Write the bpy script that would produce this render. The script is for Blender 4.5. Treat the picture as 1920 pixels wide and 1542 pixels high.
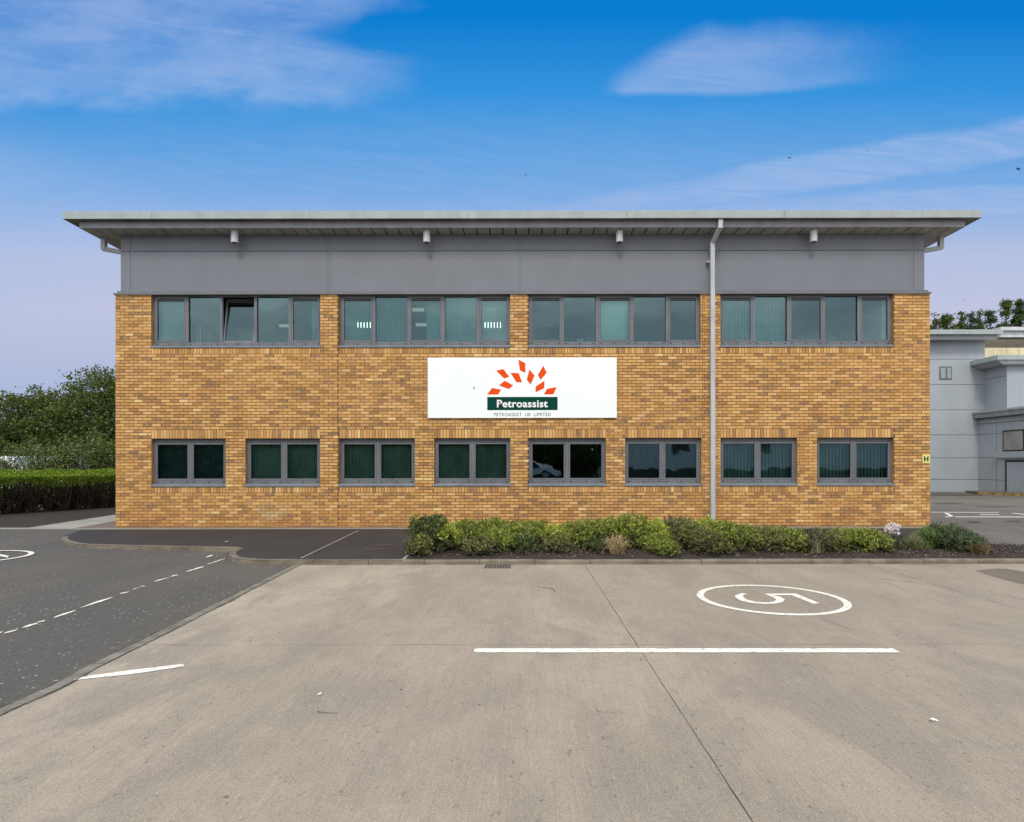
import bpy, math, random
import numpy as np
from mathutils import Matrix, Vector
random.seed(7); rng = np.random.default_rng(7)
scene = bpy.context.scene
for o in list(bpy.data.objects): bpy.data.objects.remove(o)
C = scene.collection
R = math.radians

# ------------------------------------------------------------------ camera
F = 1195.0; CX = 980.0; HY = 870.0; D = 15.83; CZ = 1.563; ROLL = 0.0015
cam = bpy.data.cameras.new('camera'); camo = bpy.data.objects.new('camera', cam); C.objects.link(camo)
cam.sensor_width = 36; cam.lens = F/1920*36
cam.shift_x = (960-CX)/1920; cam.shift_y = (HY-771)/1920
cam.clip_start = 0.1; cam.clip_end = 2000
camo.matrix_world = Matrix.Translation((0, -D, CZ)) @ Matrix.Rotation(R(90), 4, 'X') @ Matrix.Rotation(-ROLL, 4, 'Z')
scene.camera = camo
scene.render.resolution_x = 1024; scene.render.resolution_y = 822
scene.view_settings.view_transform = 'Standard'; scene.view_settings.look = 'None'
scene.view_settings.exposure = 0.12; scene.view_settings.gamma = 1

def unroll(px, py):
    dx, dy = px-CX, py-HY
    return dx-dy*ROLL, dy+dx*ROLL
def U(px, py, Y):                     # point of the photo at depth plane Y
    dx, dy = unroll(px, py); s = F/(Y+D)
    return Vector((dx/s, Y, CZ-dy/s))
def G(px, py, z=0.0):                 # point of the photo on the level z
    dx, dy = unroll(px, py); s = dy/(CZ-z)
    return Vector((dx/s, F/s-D, z))
ZR = -0.075                           # level of roads and yard

# ------------------------------------------------------------------ world and sun
SUN_EL, SUN_AZ = 47.0, 190.0          # soft high light from behind the viewer
w = bpy.data.worlds.new('World'); scene.world = w; w.use_nodes = True
nt = w.node_tree; nt.nodes.clear()
def N(t, **k):
    n = nt.nodes.new(t)
    for a, b in k.items(): setattr(n, a, b)
    return n
L = lambda a, b: nt.links.new(a, b)
def M(op, a, b=None, c=None, clamp=False):
    n = N('ShaderNodeMath', operation=op); n.use_clamp = clamp
    for i, v in enumerate((a, b, c)):
        if v is None: continue
        if isinstance(v, (int, float)): n.inputs[i].default_value = v
        else: L(v, n.inputs[i])
    return n.outputs[0]
def MIX(f, a, b, blend='MIX'):
    n = N('ShaderNodeMix', data_type='RGBA', blend_type=blend)
    for s, v in ((n.inputs[0], f), (n.inputs[6], a), (n.inputs[7], b)):
        if isinstance(v, (int, float)): s.default_value = v
        elif isinstance(v, tuple): s.default_value = (*v, 1)
        else: L(v, s)
    return n.outputs[2]
def SS(v, a, b):                       # smoothstep
    n = N('ShaderNodeMapRange', interpolation_type='SMOOTHSTEP')
    L(v, n.inputs[0]); n.inputs[1].default_value = a; n.inputs[2].default_value = b
    return n.outputs[0]
out = N('ShaderNodeOutputWorld'); bg = N('ShaderNodeBackground'); bg.inputs[1].default_value = 0.1
L(bg.outputs[0], out.inputs[0])
sky = N('ShaderNodeTexSky', sky_type='NISHITA'); sky.sun_disc = False
sky.sun_elevation = R(SUN_EL); sky.sun_rotation = R(SUN_AZ); sky.air_density = 1.0; sky.dust_density = 1.0; sky.ozone_density = 2
tc = N('ShaderNodeTexCoord'); sep = N('ShaderNodeSeparateXYZ'); L(tc.outputs['Generated'], sep.inputs[0])
gx, gy, gz = sep.outputs
ysafe = M('MAXIMUM', gy, 0.05)
u = M('DIVIDE', gx, ysafe); v = M('DIVIDE', gz, ysafe)
def srgb(r, g, b):
    f = lambda c: (c/255/12.92 if c/255 <= .04045 else ((c/255+.055)/1.055)**2.4)
    return (f(r), f(g), f(b))
def x10(c): return tuple(q*10 for q in c)
ramp = N('ShaderNodeValToRGB'); L(M('MULTIPLY', v, 1.0), ramp.inputs[0])
el = ramp.color_ramp.elements
stops = [(0.0, (178, 186, 214)), (0.12, (176, 188, 220)), (0.24, (196, 200, 226)), (0.33, (184, 196, 228)), (0.42, (124, 174, 232)),
         (0.49, (98, 165, 228)), (0.58, (52, 150, 226)), (0.70, (0, 127, 213))]
while len(el) < len(stops): el.new(0.5)
for e, (p, c) in zip(el, stops): e.position = p; e.color = (*srgb(*c), 1)
base = N('ShaderNodeVectorMath', operation='SCALE'); L(ramp.outputs[0], base.inputs[0]); base.inputs['Scale'].default_value = 9.0
front = MIX(0.03, base.outputs[0], sky.outputs[0])
# cirrus: noise in direction space, stretched along the wind
uv = N('ShaderNodeCombineXYZ')
sh = M('ADD', M('MULTIPLY', v, 0.94), M('MULTIPLY', u, -0.13))
L(M('MULTIPLY', u, 1.6), uv.inputs[0]); L(M('MULTIPLY', sh, 9.0), uv.inputs[1])
nz = N('ShaderNodeTexNoise'); L(uv.outputs[0], nz.inputs['Vector']); nz.inputs['Scale'].default_value = 1.3
nz.inputs['Detail'].default_value = 9; nz.inputs['Roughness'].default_value = 0.58; nz.inputs['Distortion'].default_value = 0.5
nf = SS(nz.outputs[0], 0.36, 0.66)
def blob(u0, v0, a, b, shear=0.0):
    du = M('SUBTRACT', u, u0); dv = M('SUBTRACT', M('SUBTRACT', v, v0), M('MULTIPLY', du, shear))
    q = M('ADD', M('POWER', M('ABSOLUTE', M('DIVIDE', du, a)), 2.0), M('POWER', M('ABSOLUTE', M('DIVIDE', dv, b)), 2.0))
    wob = M('ADD', q, M('MULTIPLY', M('SUBTRACT', nz.outputs[0], 0.5), -2.2))
    return SS(M('SUBTRACT', 1.0, wob), 0.0, 0.75)
# feathery streak noise, warped
n2 = N('ShaderNodeTexNoise'); uv2 = N('ShaderNodeCombineXYZ'); L(M('MULTIPLY', u, 3.2), uv2.inputs[0]); L(M('MULTIPLY', M('ADD', v, M('MULTIPLY', u, 0.12)), 26.0), uv2.inputs[1])
L(uv2.outputs[0], n2.inputs['Vector']); n2.inputs['Scale'].default_value = 1.6; n2.inputs['Detail'].default_value = 10; n2.inputs['Roughness'].default_value = 0.62; n2.inputs['Distortion'].default_value = 1.4
st = SS(n2.outputs[0], 0.34, 0.70)
nw = N('ShaderNodeTexNoise'); uv3 = N('ShaderNodeCombineXYZ'); L(M('MULTIPLY', u, 5.0), uv3.inputs[0]); L(M('MULTIPLY', v, 9.0), uv3.inputs[1]); L(uv3.outputs[0], nw.inputs['Vector'])
nw.inputs['Scale'].default_value = 1.3; nw.inputs['Detail'].default_value = 8; nw.inputs['Roughness'].default_value = 0.6
wo = M('MULTIPLY', M('SUBTRACT', nw.outputs[0], 0.5), 0.10); wo2 = M('MULTIPLY', M('SUBTRACT', n2.outputs[0], 0.5), 0.06)
vw = M('ADD', v, wo); uw = M('ADD', u, M('ADD', M('MULTIPLY', wo, 2.2), wo2))
# broad cirrus sheet, upper left: flat lower edge, ragged right edge with a notch
vb = M('ADD', 0.590, M('MULTIPLY', M('ABSOLUTE', M('ADD', u, 0.62)), -0.01))
notch = M('MULTIPLY', M('SUBTRACT', 1.0, SS(M('ABSOLUTE', M('SUBTRACT', v, 0.675)), 0.0, 0.045)), 0.12)
lf = M('MULTIPLY', SS(M('SUBTRACT', M('ADD', v, M('MULTIPLY', wo, 0.8)), 0.548), 0.0, 0.05), SS(M('SUBTRACT', M('SUBTRACT', -0.17, notch), M('ADD', u, M('MULTIPLY', wo, 2.4))), -0.03, 0.14))
left = M('MULTIPLY', lf, M('ADD', 0.34, M('ADD', M('MULTIPLY', st, 0.20), M('MULTIPLY', SS(nw.outputs[0], 0.30, 0.66), 0.42))))
# lens of cirrus, upper right: sharp lower left edge fading to the right
vbr = M('ADD', 0.572, M('MULTIPLY', M('MAXIMUM', M('SUBTRACT', u, 0.36), 0.0), 0.10)); vtr = M('ADD', 0.60, M('MULTIPLY', M('MINIMUM', M('MAXIMUM', M('SUBTRACT', u, 0.13), 0.0), 0.16), 0.52))
rg = M('MULTIPLY', SS(M('SUBTRACT', M('ADD', v, M('MULTIPLY', wo, 0.18)), vbr), 0.0, 0.016), SS(M('SUBTRACT', vtr, M('ADD', v, M('MULTIPLY', wo, 0.5))), -0.018, 0.03))
rg = M('MULTIPLY', rg, M('MULTIPLY', SS(M('ADD', u, M('MULTIPLY', wo, 0.5)), 0.115, 0.17), M('SUBTRACT', 1.0, SS(uw, 0.32, 0.66))))
right = M('MULTIPLY', rg, M('ADD', 0.72, M('MULTIPLY', st, 0.28)))
band = M('MULTIPLY', blob(0.60, 0.482, 0.66, 0.040, 0.17), M('ADD', 0.5, M('MULTIPLY', st, 0.5)))
band2 = M('MULTIPLY', blob(0.62, 0.408, 0.5, 0.028, 0.04), M('ADD', 0.5, M('MULTIPLY', st, 0.5)))
veil = M('MULTIPLY', SS(v, 0.62, 0.40), M('MULTIPLY', st, 0.16))
cl = M('MAXIMUM', M('MAXIMUM', M('MULTIPLY', left, 0.66), veil), M('MAXIMUM', M('MULTIPLY', right, 0.55), M('MAXIMUM', M('MULTIPLY', band, 0.66), M('MULTIPLY', band2, 0.6))))
lhaze = M('MULTIPLY', SS(M('SUBTRACT', M('MULTIPLY', u, -1.0), M('MULTIPLY', M('ABSOLUTE', M('SUBTRACT', v, 0.36)), 2.5)), 0.15, 1.0), 0.75)
cl = M('MAXIMUM', cl, M('MULTIPLY', lhaze, M('ADD', 0.5, M('MULTIPLY', nf, 0.5))), clamp=True)
front = MIX(cl, front, tuple(q*.92 for q in x10(srgb(170, 192, 232))))
# the rest of the sky (overhead and behind the viewer) is broken grey cloud
nb = N('ShaderNodeTexNoise'); L(tc.outputs['Generated'], nb.inputs['Vector']); nb.inputs['Scale'].default_value = 4.0
nb.inputs['Detail'].default_value = 6; nb.inputs['Roughness'].default_value = 0.55
mp = N('ShaderNodeMapping'); L(tc.outputs['Generated'], mp.inputs[0]); mp.inputs['Scale'].default_value = (1, 1, 3.2); L(mp.outputs[0], nb.inputs['Vector'])
grey = MIX(SS(nb.outputs[0], 0.35, 0.68), (8.0, 8.6, 9.4), (16.5, 16.3, 16.0))
over = M('MAXIMUM', SS(gz, 0.62, 0.82), SS(M('MULTIPLY', gy, -1.0), -0.25, 0.15), clamp=True)
L(MIX(over, front, grey), bg.inputs[0])
w.cycles.sampling_method = 'MANUAL'; w.cycles.sample_map_resolution = 512

sun = bpy.data.lights.new('sun', 'SUN'); sun.energy = 1.75; sun.angle = R(14); sun.color = (1.0, 0.93, 0.84)
suno = bpy.data.objects.new('sun', sun); C.objects.link(suno)
sd = Vector((math.sin(R(SUN_AZ))*math.cos(R(SUN_EL)), math.cos(R(SUN_AZ))*math.cos(R(SUN_EL)), math.sin(R(SUN_EL))))
suno.rotation_euler = sd.to_track_quat('Z', 'Y').to_euler(); suno.location = (0, -20, 30)

# ------------------------------------------------------------------ helpers
def props(o, label=None, cat=None, group=None, kind=None):
    if label: o['label'] = label
    if cat: o['category'] = cat
    if group: o['group'] = group
    if kind: o['kind'] = kind
    return o
def empty(name, loc, label, cat, group=None):
    o = bpy.data.objects.new(name, None); C.objects.link(o); o.location = loc; o.empty_display_size = 0.2
    return props(o, label, cat, group)
class MB:
    def __init__(s): s.v = []; s.f = []; s.m = []
    def face(s, pts, mi=0):
        b = len(s.v); s.v += [tuple(p) for p in pts]; s.f.append(tuple(range(b, b+len(pts)))); s.m.append(mi)
    def box(s, x0, x1, y0, y1, z0, z1, mi=0, skip=''):
        b = len(s.v)
        s.v += [(x0,y0,z0),(x1,y0,z0),(x1,y1,z0),(x0,y1,z0),(x0,y0,z1),(x1,y0,z1),(x1,y1,z1),(x0,y1,z1)]
        for k, f in (('d',(0,3,2,1)),('u',(4,5,6,7)),('f',(0,1,5,4)),('r',(1,2,6,5)),('b',(2,3,7,6)),('l',(3,0,4,7))):
            if k not in skip: s.f.append(tuple(b+i for i in f)); s.m.append(mi)
    def hexa(s, p, mi=0):              # 8 points: bottom 4, top 4
        b = len(s.v); s.v += [tuple(q) for q in p]
        for f in ((0,3,2,1),(4,5,6,7),(0,1,5,4),(1,2,6,5),(2,3,7,6),(3,0,4,7)): s.f.append(tuple(b+i for i in f)); s.m.append(mi)
    def tube(s, pts, rad, n=8, mi=0, cap=True):
        if isinstance(rad, (int, float)): rad = [rad]*len(pts)
        pts = [Vector(p) for p in pts]; b = len(s.v)
        for i, p in enumerate(pts):
            t = (pts[min(i+1, len(pts)-1)]-pts[max(i-1, 0)]).normalized()
            a = t.cross(Vector((0, 0, 1)) if abs(t.z) < .95 else Vector((0, 1, 0))).normalized(); c = t.cross(a)
            for k in range(n):
                th = 2*math.pi*k/n; s.v.append(tuple(p+(a*math.cos(th)+c*math.sin(th))*rad[i]))
        for i in range(len(pts)-1):
            for k in range(n):
                s.f.append((b+i*n+k, b+i*n+(k+1)%n, b+(i+1)*n+(k+1)%n, b+(i+1)*n+k)); s.m.append(mi)
        if cap:
            s.f.append(tuple(b+k for k in range(n))[::-1]); s.m.append(mi)
            s.f.append(tuple(b+(len(pts)-1)*n+k for k in range(n))); s.m.append(mi)
    def prism(s, poly, z0, z1, mi=0):
        n = len(poly); b = len(s.v)
        s.v += [(p[0], p[1], z0) for p in poly]+[(p[0], p[1], z1) for p in poly]
        s.f.append(tuple(b+n+i for i in range(n))); s.m.append(mi)
        s.f.append(tuple(b+i for i in range(n))[::-1]); s.m.append(mi)
        for i in range(n):
            j = (i+1) % n; s.f.append((b+i, b+j, b+n+j, b+n+i)); s.m.append(mi)
    def build(s, name, mats, parent=None, smooth=False, bevel=0, loc=None):
        me = bpy.data.meshes.new(name); me.from_pydata(s.v, [], s.f)
        if not isinstance(mats, (list, tuple)): mats = [mats]
        for m in mats: me.materials.append(m)
        if len(mats) > 1: me.polygons.foreach_set('material_index', s.m)
        if smooth: me.polygons.foreach_set('use_smooth', [True]*len(s.f))
        me.update()
        o = bpy.data.objects.new(name, me); C.objects.link(o)
        if parent is not None:
            o.parent = parent; o.matrix_parent_inverse = root_matrix(parent).inverted()
        if loc: o.location = loc
        if bevel:
            bm = o.modifiers.new('bevel', 'BEVEL'); bm.width = bevel; bm.segments = 2; bm.limit_method = 'ANGLE'
        return o
def root_matrix(o):
    m = o.matrix_basis.copy()
    if o.parent: m = root_matrix(o.parent) @ o.matrix_parent_inverse @ m
    return m
def leaves(name, P, Nrm, L_, W_, mats, parent=None, mi=None, fold=True):
    """P (n,3) centres, Nrm (n,3) axis directions; one folded pointed leaf each"""
    n = len(P); d = Nrm/np.maximum(np.linalg.norm(Nrm, axis=1, keepdims=True), 1e-6)
    r = rng.normal(size=(n, 3)); a = np.cross(d, r); a /= np.maximum(np.linalg.norm(a, axis=1, keepdims=True), 1e-6)
    b = np.cross(d, a)
    L_ = np.broadcast_to(np.asarray(L_, float).reshape(-1, 1), (n, 1)); W_ = np.broadcast_to(np.asarray(W_, float).reshape(-1, 1), (n, 1))
    v0 = P - d*L_*.5; v1 = P + a*W_*.5 + b*W_*.15 - d*L_*.05; v2 = P + d*L_*.5 - b*W_*.1; v3 = P - a*W_*.5 + b*W_*.15 - d*L_*.05
    V = np.stack([v0, v1, v2, v3], 1).reshape(-1, 3)
    me = bpy.data.meshes.new(name); me.vertices.add(4*n); me.vertices.foreach_set('co', V.astype(np.float32).ravel())
    me.loops.add(4*n); me.loops.foreach_set('vertex_index', np.arange(4*n, dtype=np.int32))
    me.polygons.add(n); me.polygons.foreach_set('loop_start', np.arange(0, 4*n, 4, dtype=np.int32))
    me.polygons.foreach_set('loop_total', np.full(n, 4, dtype=np.int32))
    if not isinstance(mats, (list, tuple)): mats = [mats]
    for m in mats: me.materials.append(m)
    if mi is not None: me.polygons.foreach_set('material_index', np.asarray(mi, dtype=np.int32))
    me.update(calc_edges=True); me.validate()
    o = bpy.data.objects.new(name, me); C.objects.link(o)
    if parent is not None:
        o.parent = parent; o.matrix_parent_inverse = root_matrix(parent).inverted()
    return o

# ------------------------------------------------------------------ materials
class MT:
    def __init__(s, name, rough=0.6, color=(.5, .5, .5), metal=0.0, spec=0.5):
        s.m = bpy.data.materials.new(name); s.m.use_nodes = True; s.t = s.m.node_tree
        s.b = s.t.nodes['Principled BSDF']; s.b.inputs['Base Color'].default_value = (*color, 1)
        s.b.inputs['Roughness'].default_value = rough; s.b.inputs['Metallic'].default_value = metal
        s.b.inputs['Specular IOR Level'].default_value = spec
    def n(s, t, **k):
        x = s.t.nodes.new(t)
        for a, b in k.items(): setattr(x, a, b)
        return x
    def l(s, a, b): s.t.links.new(a, b)
    def pos(s, scale=(1, 1, 1), rot=(0, 0, 0)):
        g = s.n('ShaderNodeNewGeometry'); mp = s.n('ShaderNodeMapping'); s.l(g.outputs['Position'], mp.inputs[0])
        mp.inputs['Scale'].default_value = scale; mp.inputs['Rotation'].default_value = rot; return mp.outputs[0]
    def noise(s, vec, scale, detail=4, rough=.55, dist=0):
        x = s.n('ShaderNodeTexNoise'); s.l(vec, x.inputs['Vector']); x.inputs['Scale'].default_value = scale
        x.inputs['Detail'].default_value = detail; x.inputs['Roughness'].default_value = rough; x.inputs['Distortion'].default_value = dist
        return x.outputs[0]
    def rng(s, v, a, b, c=0., d=1., smooth=True):
        x = s.n('ShaderNodeMapRange'); x.interpolation_type = 'SMOOTHSTEP' if smooth else 'LINEAR'
        s.l(v, x.inputs[0])
        for i, q in enumerate((a, b, c, d)): x.inputs[i+1].default_value = q
        return x.outputs[0]
    def mix(s, f, a, b, blend='MIX'):
        n = s.n('ShaderNodeMix', data_type='RGBA', blend_type=blend)
        for sk, v in ((n.inputs[0], f), (n.inputs[6], a), (n.inputs[7], b)):
            if isinstance(v, (int, float)): sk.default_value = v
            elif isinstance(v, tuple): sk.default_value = (*v, 1)
            else: s.l(v, sk)
        return n.outputs[2]
    def math(s, op, a, b):
        n = s.n('ShaderNodeMath', operation=op)
        for i, v in enumerate((a, b)):
            if isinstance(v, (int, float)): n.inputs[i].default_value = v
            else: s.l(v, n.inputs[i])
        return n.outputs[0]
    def ramp(s, v, stops, interp='LINEAR'):
        r = s.n('ShaderNodeValToRGB'); s.l(v, r.inputs[0]); r.color_ramp.interpolation = interp
        e = r.color_ramp.elements
        while len(e) < len(stops): e.new(.5)
        for q, (p, c) in zip(e, stops): q.position = p; q.color = (*c, 1)
        return r.outputs[0]
    def island(s): return s.n('ShaderNodeNewGeometry').outputs['Random Per Island']
    def col(s, c): s.l(c, s.b.inputs['Base Color'])
    def bump(s, h, strength=.3, dist=.01):
        b = s.n('ShaderNodeBump'); s.l(h, b.inputs['Height']); b.inputs['Strength'].default_value = strength
        b.inputs['Distance'].default_value = dist; s.l(b.outputs[0], s.b.inputs['Normal'])

def sepz(m):
    g = m.n('ShaderNodeNewGeometry'); sp = m.n('ShaderNodeSeparateXYZ'); m.l(g.outputs['Position'], sp.inputs[0]); return sp.outputs

def mat_brick():
    m = MT('buff_brick', .85); r = m.island()
    c = m.ramp(r, [(0, (.595,.332,.114)), (.12, (.665,.40,.150)), (.26, (.53,.29,.092)), (.40, (.73,.46,.188)), (.50, (.44,.235,.078)),
                   (.60, (.635,.36,.128)), (.70, (.55,.315,.128)), (.78, (.695,.42,.155)), (.84, (.49,.285,.115)), (.985, (.80,.59,.27))], 'CONSTANT')
    burn = m.ramp(r, [(0, (0,0,0)), (.50, (.35,.35,.35)), (.57, (0,0,0)), (.84, (.5,.5,.5)), (.90, (.85,.85,.85)), (.945, (0,0,0))], 'CONSTANT')
    nb = m.noise(m.pos((5.5, 5.5, 2.5)), 1.6, 3, .6); f = m.math('MULTIPLY', m.rng(nb, .40, .58, .25, 1), burn)
    c = m.mix(f, c, (.22,.145,.098))
    n1 = m.noise(m.pos((1, 1, 1)), 38, 4); c = m.mix(m.rng(n1, .35, .7), c, m.mix(1.0, c, (.80,.74,.68), 'MULTIPLY'))
    n2 = m.noise(m.pos(), .7, 3); c = m.mix(m.rng(n2, .42, .72, 0, .25), c, (.40,.22,.075))
    z = sepz(m); n3 = m.noise(m.pos((1, 1, .4)), 3.0, 4)
    f = m.math('MULTIPLY', m.rng(z[2], .5, .0), m.rng(n3, .3, .65)); c = m.mix(m.math('MULTIPLY', f, .6), c, (.36,.15,.045))
    # pale salt bloom left of the middle
    dx = m.math('MULTIPLY', m.math('ADD', z[0], 6.25), 1.1); dz = m.math('MULTIPLY', m.math('SUBTRACT', z[2], .36), 2.0)
    q = m.math('ADD', m.math('MULTIPLY', dx, dx), m.math('MULTIPLY', dz, dz)); f = m.math('MULTIPLY', m.rng(q, .35, .0), m.rng(m.noise(m.pos(), 5, 4), .35, .6))
    c = m.mix(m.math('MULTIPLY', f, .5), c, (.42,.38,.26))
    # rain streaks below the sills
    sk = m.noise(m.pos((7, 1, .35)), 1.6, 4); c = m.mix(m.rng(sk, .60, .78, 0, .28), c, (.30,.17,.07))
    m.col(c); m.bump(n1, .4, .004); return m.m
def mat_mortar():
    m = MT('mortar', .95); n = m.noise(m.pos(), 12, 4)
    m.col(m.mix(m.rng(n, .3, .7), (.085,.038,.012), (.14,.066,.024))); return m.m
def mat_paint(name, c, rough=.45, var=.1, metal=0., sc=3.0, spec=.5):
    m = MT(name, rough, c, metal, spec); n = m.noise(m.pos((1, 1, .5)), sc, 5, .6)
    d = tuple(q*(1-var*2) for q in c); e = tuple(min(1, q*(1+var)) for q in c)
    m.col(m.mix(m.rng(n, .3, .7), d, e)); return m.m
def mat_cladding(name='grey_cladding', c=(.163,.177,.208)):
    m = MT(name, .5, c); a = m.noise(m.pos((1, 1, .6)), .9, 4); b = m.noise(m.pos((.6, 1, 26)), 3.5, 4); d = m.noise(m.pos(), 60, 2)
    lo = tuple(q*.95 for q in c); hi = tuple(q*1.05 for q in c)
    k = m.mix(m.rng(a, .3, .7), lo, hi); k = m.mix(m.rng(b, .5, .8, 0, .25), k, tuple(q*.8 for q in c))
    st = m.noise(m.pos((2.5, 1, .25)), 2.2, 5); k = m.mix(m.rng(st, .62, .8, 0, .2), k, (.1,.1,.1)); m.col(k); m.bump(d, .06, .002); return m.m
def mat_concrete():
    m = MT('brushed_concrete', .82)
    big = m.noise(m.pos((1, .6, 1)), .33, 6, .65); mid = m.noise(m.pos((1, .35, 1)), 1.7, 6, .62, .6)
    br = m.noise(m.pos((26, .55, 1)), 3.4, 4, .6); pit = m.noise(m.pos((1, .75, 1)), 60, 5, .75); p2 = m.noise(m.pos((1, .7, 1)), 13, 4, .7)
    c = m.mix(m.rng(big, .34, .66), (.30,.258,.198), (.45,.39,.30))
    c = m.mix(m.rng(mid, .38, .68, 0, .85), c, (.235,.20,.165)); mo = m.noise(m.pos((1, .8, 1)), 5.5, 6, .7); c = m.mix(m.rng(mo, .48, .72, 0, .5), c, (.24,.205,.165)); c = m.mix(m.rng(mo, .42, .25, 0, .4), c, (.50,.45,.36)); 
    pk = m.noise(m.pos(), .55, 3); c = m.mix(m.rng(pk, .52, .72, 0, .4), c, (.42,.33,.26))
    xg = sepz(m)[0]; c = m.mix(m.rng(m.math('ADD', xg, m.math('MULTIPLY', big, 5.0)), -1.5, 6.5, 0, .5), c, (.235,.195,.15))
    c = m.mix(m.rng(br, .50, .70, 0, .26), c, (.17,.145,.112)); c = m.mix(m.rng(br, .46, .3, 0, .25), c, (.44,.39,.32))
    c = m.mix(m.math('MULTIPLY', m.rng(pit, .57, .68, 0, 1), m.rng(mid, .35, .6, .2, .8)), c, (.13,.108,.088))
    c = m.mix(m.rng(p2, .66, .76, 0, .5), c, (.16,.14,.12))
    fg = m.noise(m.pos((1.6, .5, 1)), 24, 6, .8); c = m.mix(m.rng(fg, .5, .75, 0, .45), c, (.19,.16,.125)); c = m.mix(m.rng(fg, .45, .25, 0, .35), c, (.50,.44,.34))
    gt = m.noise(m.pos(), 130, 2, .7); c = m.mix(m.rng(gt, .52, .66, 0, .5), c, (.17,.14,.11)); c = m.mix(m.rng(gt, .48, .36, 0, .35), c, (.55,.49,.39))
    fin = m.noise(m.pos((1, .6, 1)), 33, 3, .6); c = m.mix(m.math('MULTIPLY', m.rng(fin, .62, .70, 0, .8), m.rng(mo, .4, .6, 0, 1)), c, (.12,.10,.08))
    m.col(c)
    h = m.math('ADD', m.math('MULTIPLY', br, .8), m.math('MULTIPLY', pit, .7)); m.bump(h, .55, .006); return m.m
def mat_asphalt(name='asphalt', c=(.066,.063,.056), speck=.75, brown=(.09,.079,.066)):
    m = MT(name, .85); b = m.noise(m.pos((1, .5, 1)), .8, 5, .6); s1 = m.noise(m.pos(), 70, 2, .5); 
    k = m.mix(m.rng(b, .35, .68), c, brown); k = m.mix(m.rng(s1, .45, .7, 0, .6), k, tuple(q*2.2 for q in c)); s2 = m.noise(m.pos((1, .6, 1)), 24, 4, .7); k = m.mix(m.rng(s2, .5, .75, 0, .5), k, tuple(q*.45 for q in c)); k = m.mix(m.rng(s2, .46, .3, 0, .35), k, tuple(q*1.9 for q in c))
    vo = m.n('ShaderNodeTexVoronoi'); m.l(m.pos(), vo.inputs['Vector']); vo.inputs['Scale'].default_value = 17; 
    sp = m.n('ShaderNodeSeparateColor'); m.l(vo.outputs['Color'], sp.inputs[0])
    f = m.math('MULTIPLY', m.rng(vo.outputs['Distance'], .24, .14), m.math('GREATER_THAN', sp.outputs[0], .62))
    big = m.noise(m.pos(), .6, 3); f = m.math('MULTIPLY', f, m.rng(big, .35, .65, .15, 1))
    k = m.mix(m.math('MULTIPLY', f, speck), k, (.48,.47,.45)); m.col(k); m.bump(s1, .5, .006); return m.m
def mat_kerb():
    m = MT('kerb_concrete', .85); a = m.noise(m.pos((1, 1, 2)), 2.2, 5, .65); b = m.noise(m.pos(), 45, 3)
    c = m.mix(m.rng(a, .3, .7), (.11,.095,.07), (.235,.205,.155)); c = m.mix(m.rng(b, .55, .75, 0, .5), c, (.10,.09,.07)); m.col(c); m.bump(b, .3, .003); return m.m
def mat_roadpaint():
    m = MT('white_road_paint', .6); a = m.noise(m.pos(), 20, 4, .7); b = m.noise(m.pos(), 3, 3)
    c = m.mix(m.rng(b, .3, .7), (.86,.84,.76), (.76,.74,.65)); c = m.mix(m.rng(a, .53, .64, 0, .8), c, (.42,.37,.30)); d = m.noise(m.pos(), 90, 3, .7); c = m.mix(m.rng(d, .6, .68, 0, .6), c, (.38,.33,.27)); m.col(c); return m.m
def mat_soil():
    m = MT('bark_soil', .95); a = m.noise(m.pos(), 14, 5, .7); b = m.noise(m.pos(), 2, 3)
    c = m.mix(m.rng(a, .3, .7), (.012,.008,.006), (.048,.032,.023)); m.col(m.mix(m.rng(b, .4, .7, 0, .35), c, (.06,.042,.03))); m.bump(a, 1, .03); return m.m
def mat_leaf(name, cols, rough=.5, trans=.25):
    m = MT(name, rough, spec=.35); r = m.island(); k = len(cols)
    c = m.ramp(r, [(i/k, q) for i, q in enumerate(cols)], 'CONSTANT')
    big = m.noise(m.pos(), 1.2, 2); c = m.mix(m.rng(big, .35, .65, 0, .35), c, m.mix(1.0, c, (.7,.72,.6), 'MULTIPLY'))
    m.col(c)
    t = m.n('ShaderNodeBsdfTranslucent'); m.l(c, t.inputs[0]); mx = m.n('ShaderNodeMixShader'); mx.inputs[0].default_value = trans
    m.l(m.b.outputs[0], mx.inputs[1]); m.l(t.outputs[0], mx.inputs[2]); m.l(mx.outputs[0], m.t.nodes['Material Output'].inputs[0]); return m.m
def mat_glass(name, tint, refl, f0):
    m = MT(name); t = m.t; gl = m.n('ShaderNodeBsdfGlossy'); gl.inputs['Roughness'].default_value = .012; gl.inputs['Color'].default_value = (*refl, 1)
    tr = m.n('ShaderNodeBsdfTransparent'); tr.inputs[0].default_value = (*tint, 1)
    lw = m.n('ShaderNodeFresnel'); lw.inputs[0].default_value = 1.5; f = m.math('ADD', lw.outputs[0], f0)
    wv = m.noise(m.pos((1, 1, 1)), 1.5, 2); bp = m.n('ShaderNodeBump'); m.l(wv, bp.inputs['Height']); bp.inputs['Strength'].default_value = .25; bp.inputs['Distance'].default_value = .01
    m.l(bp.outputs[0], gl.inputs['Normal'])
    mx = m.n('ShaderNodeMixShader'); m.l(f, mx.inputs[0]); m.l(tr.outputs[0], mx.inputs[1]); m.l(gl.outputs[0], mx.inputs[2])
    m.l(mx.outputs[0], t.nodes['Material Output'].inputs[0]); return m.m
def mat_emit(name, c, s):
    m = MT(name); m.b.inputs['Emission Color'].default_value = (*c, 1); m.b.inputs['Emission Strength'].default_value = s; return m.m

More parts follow.
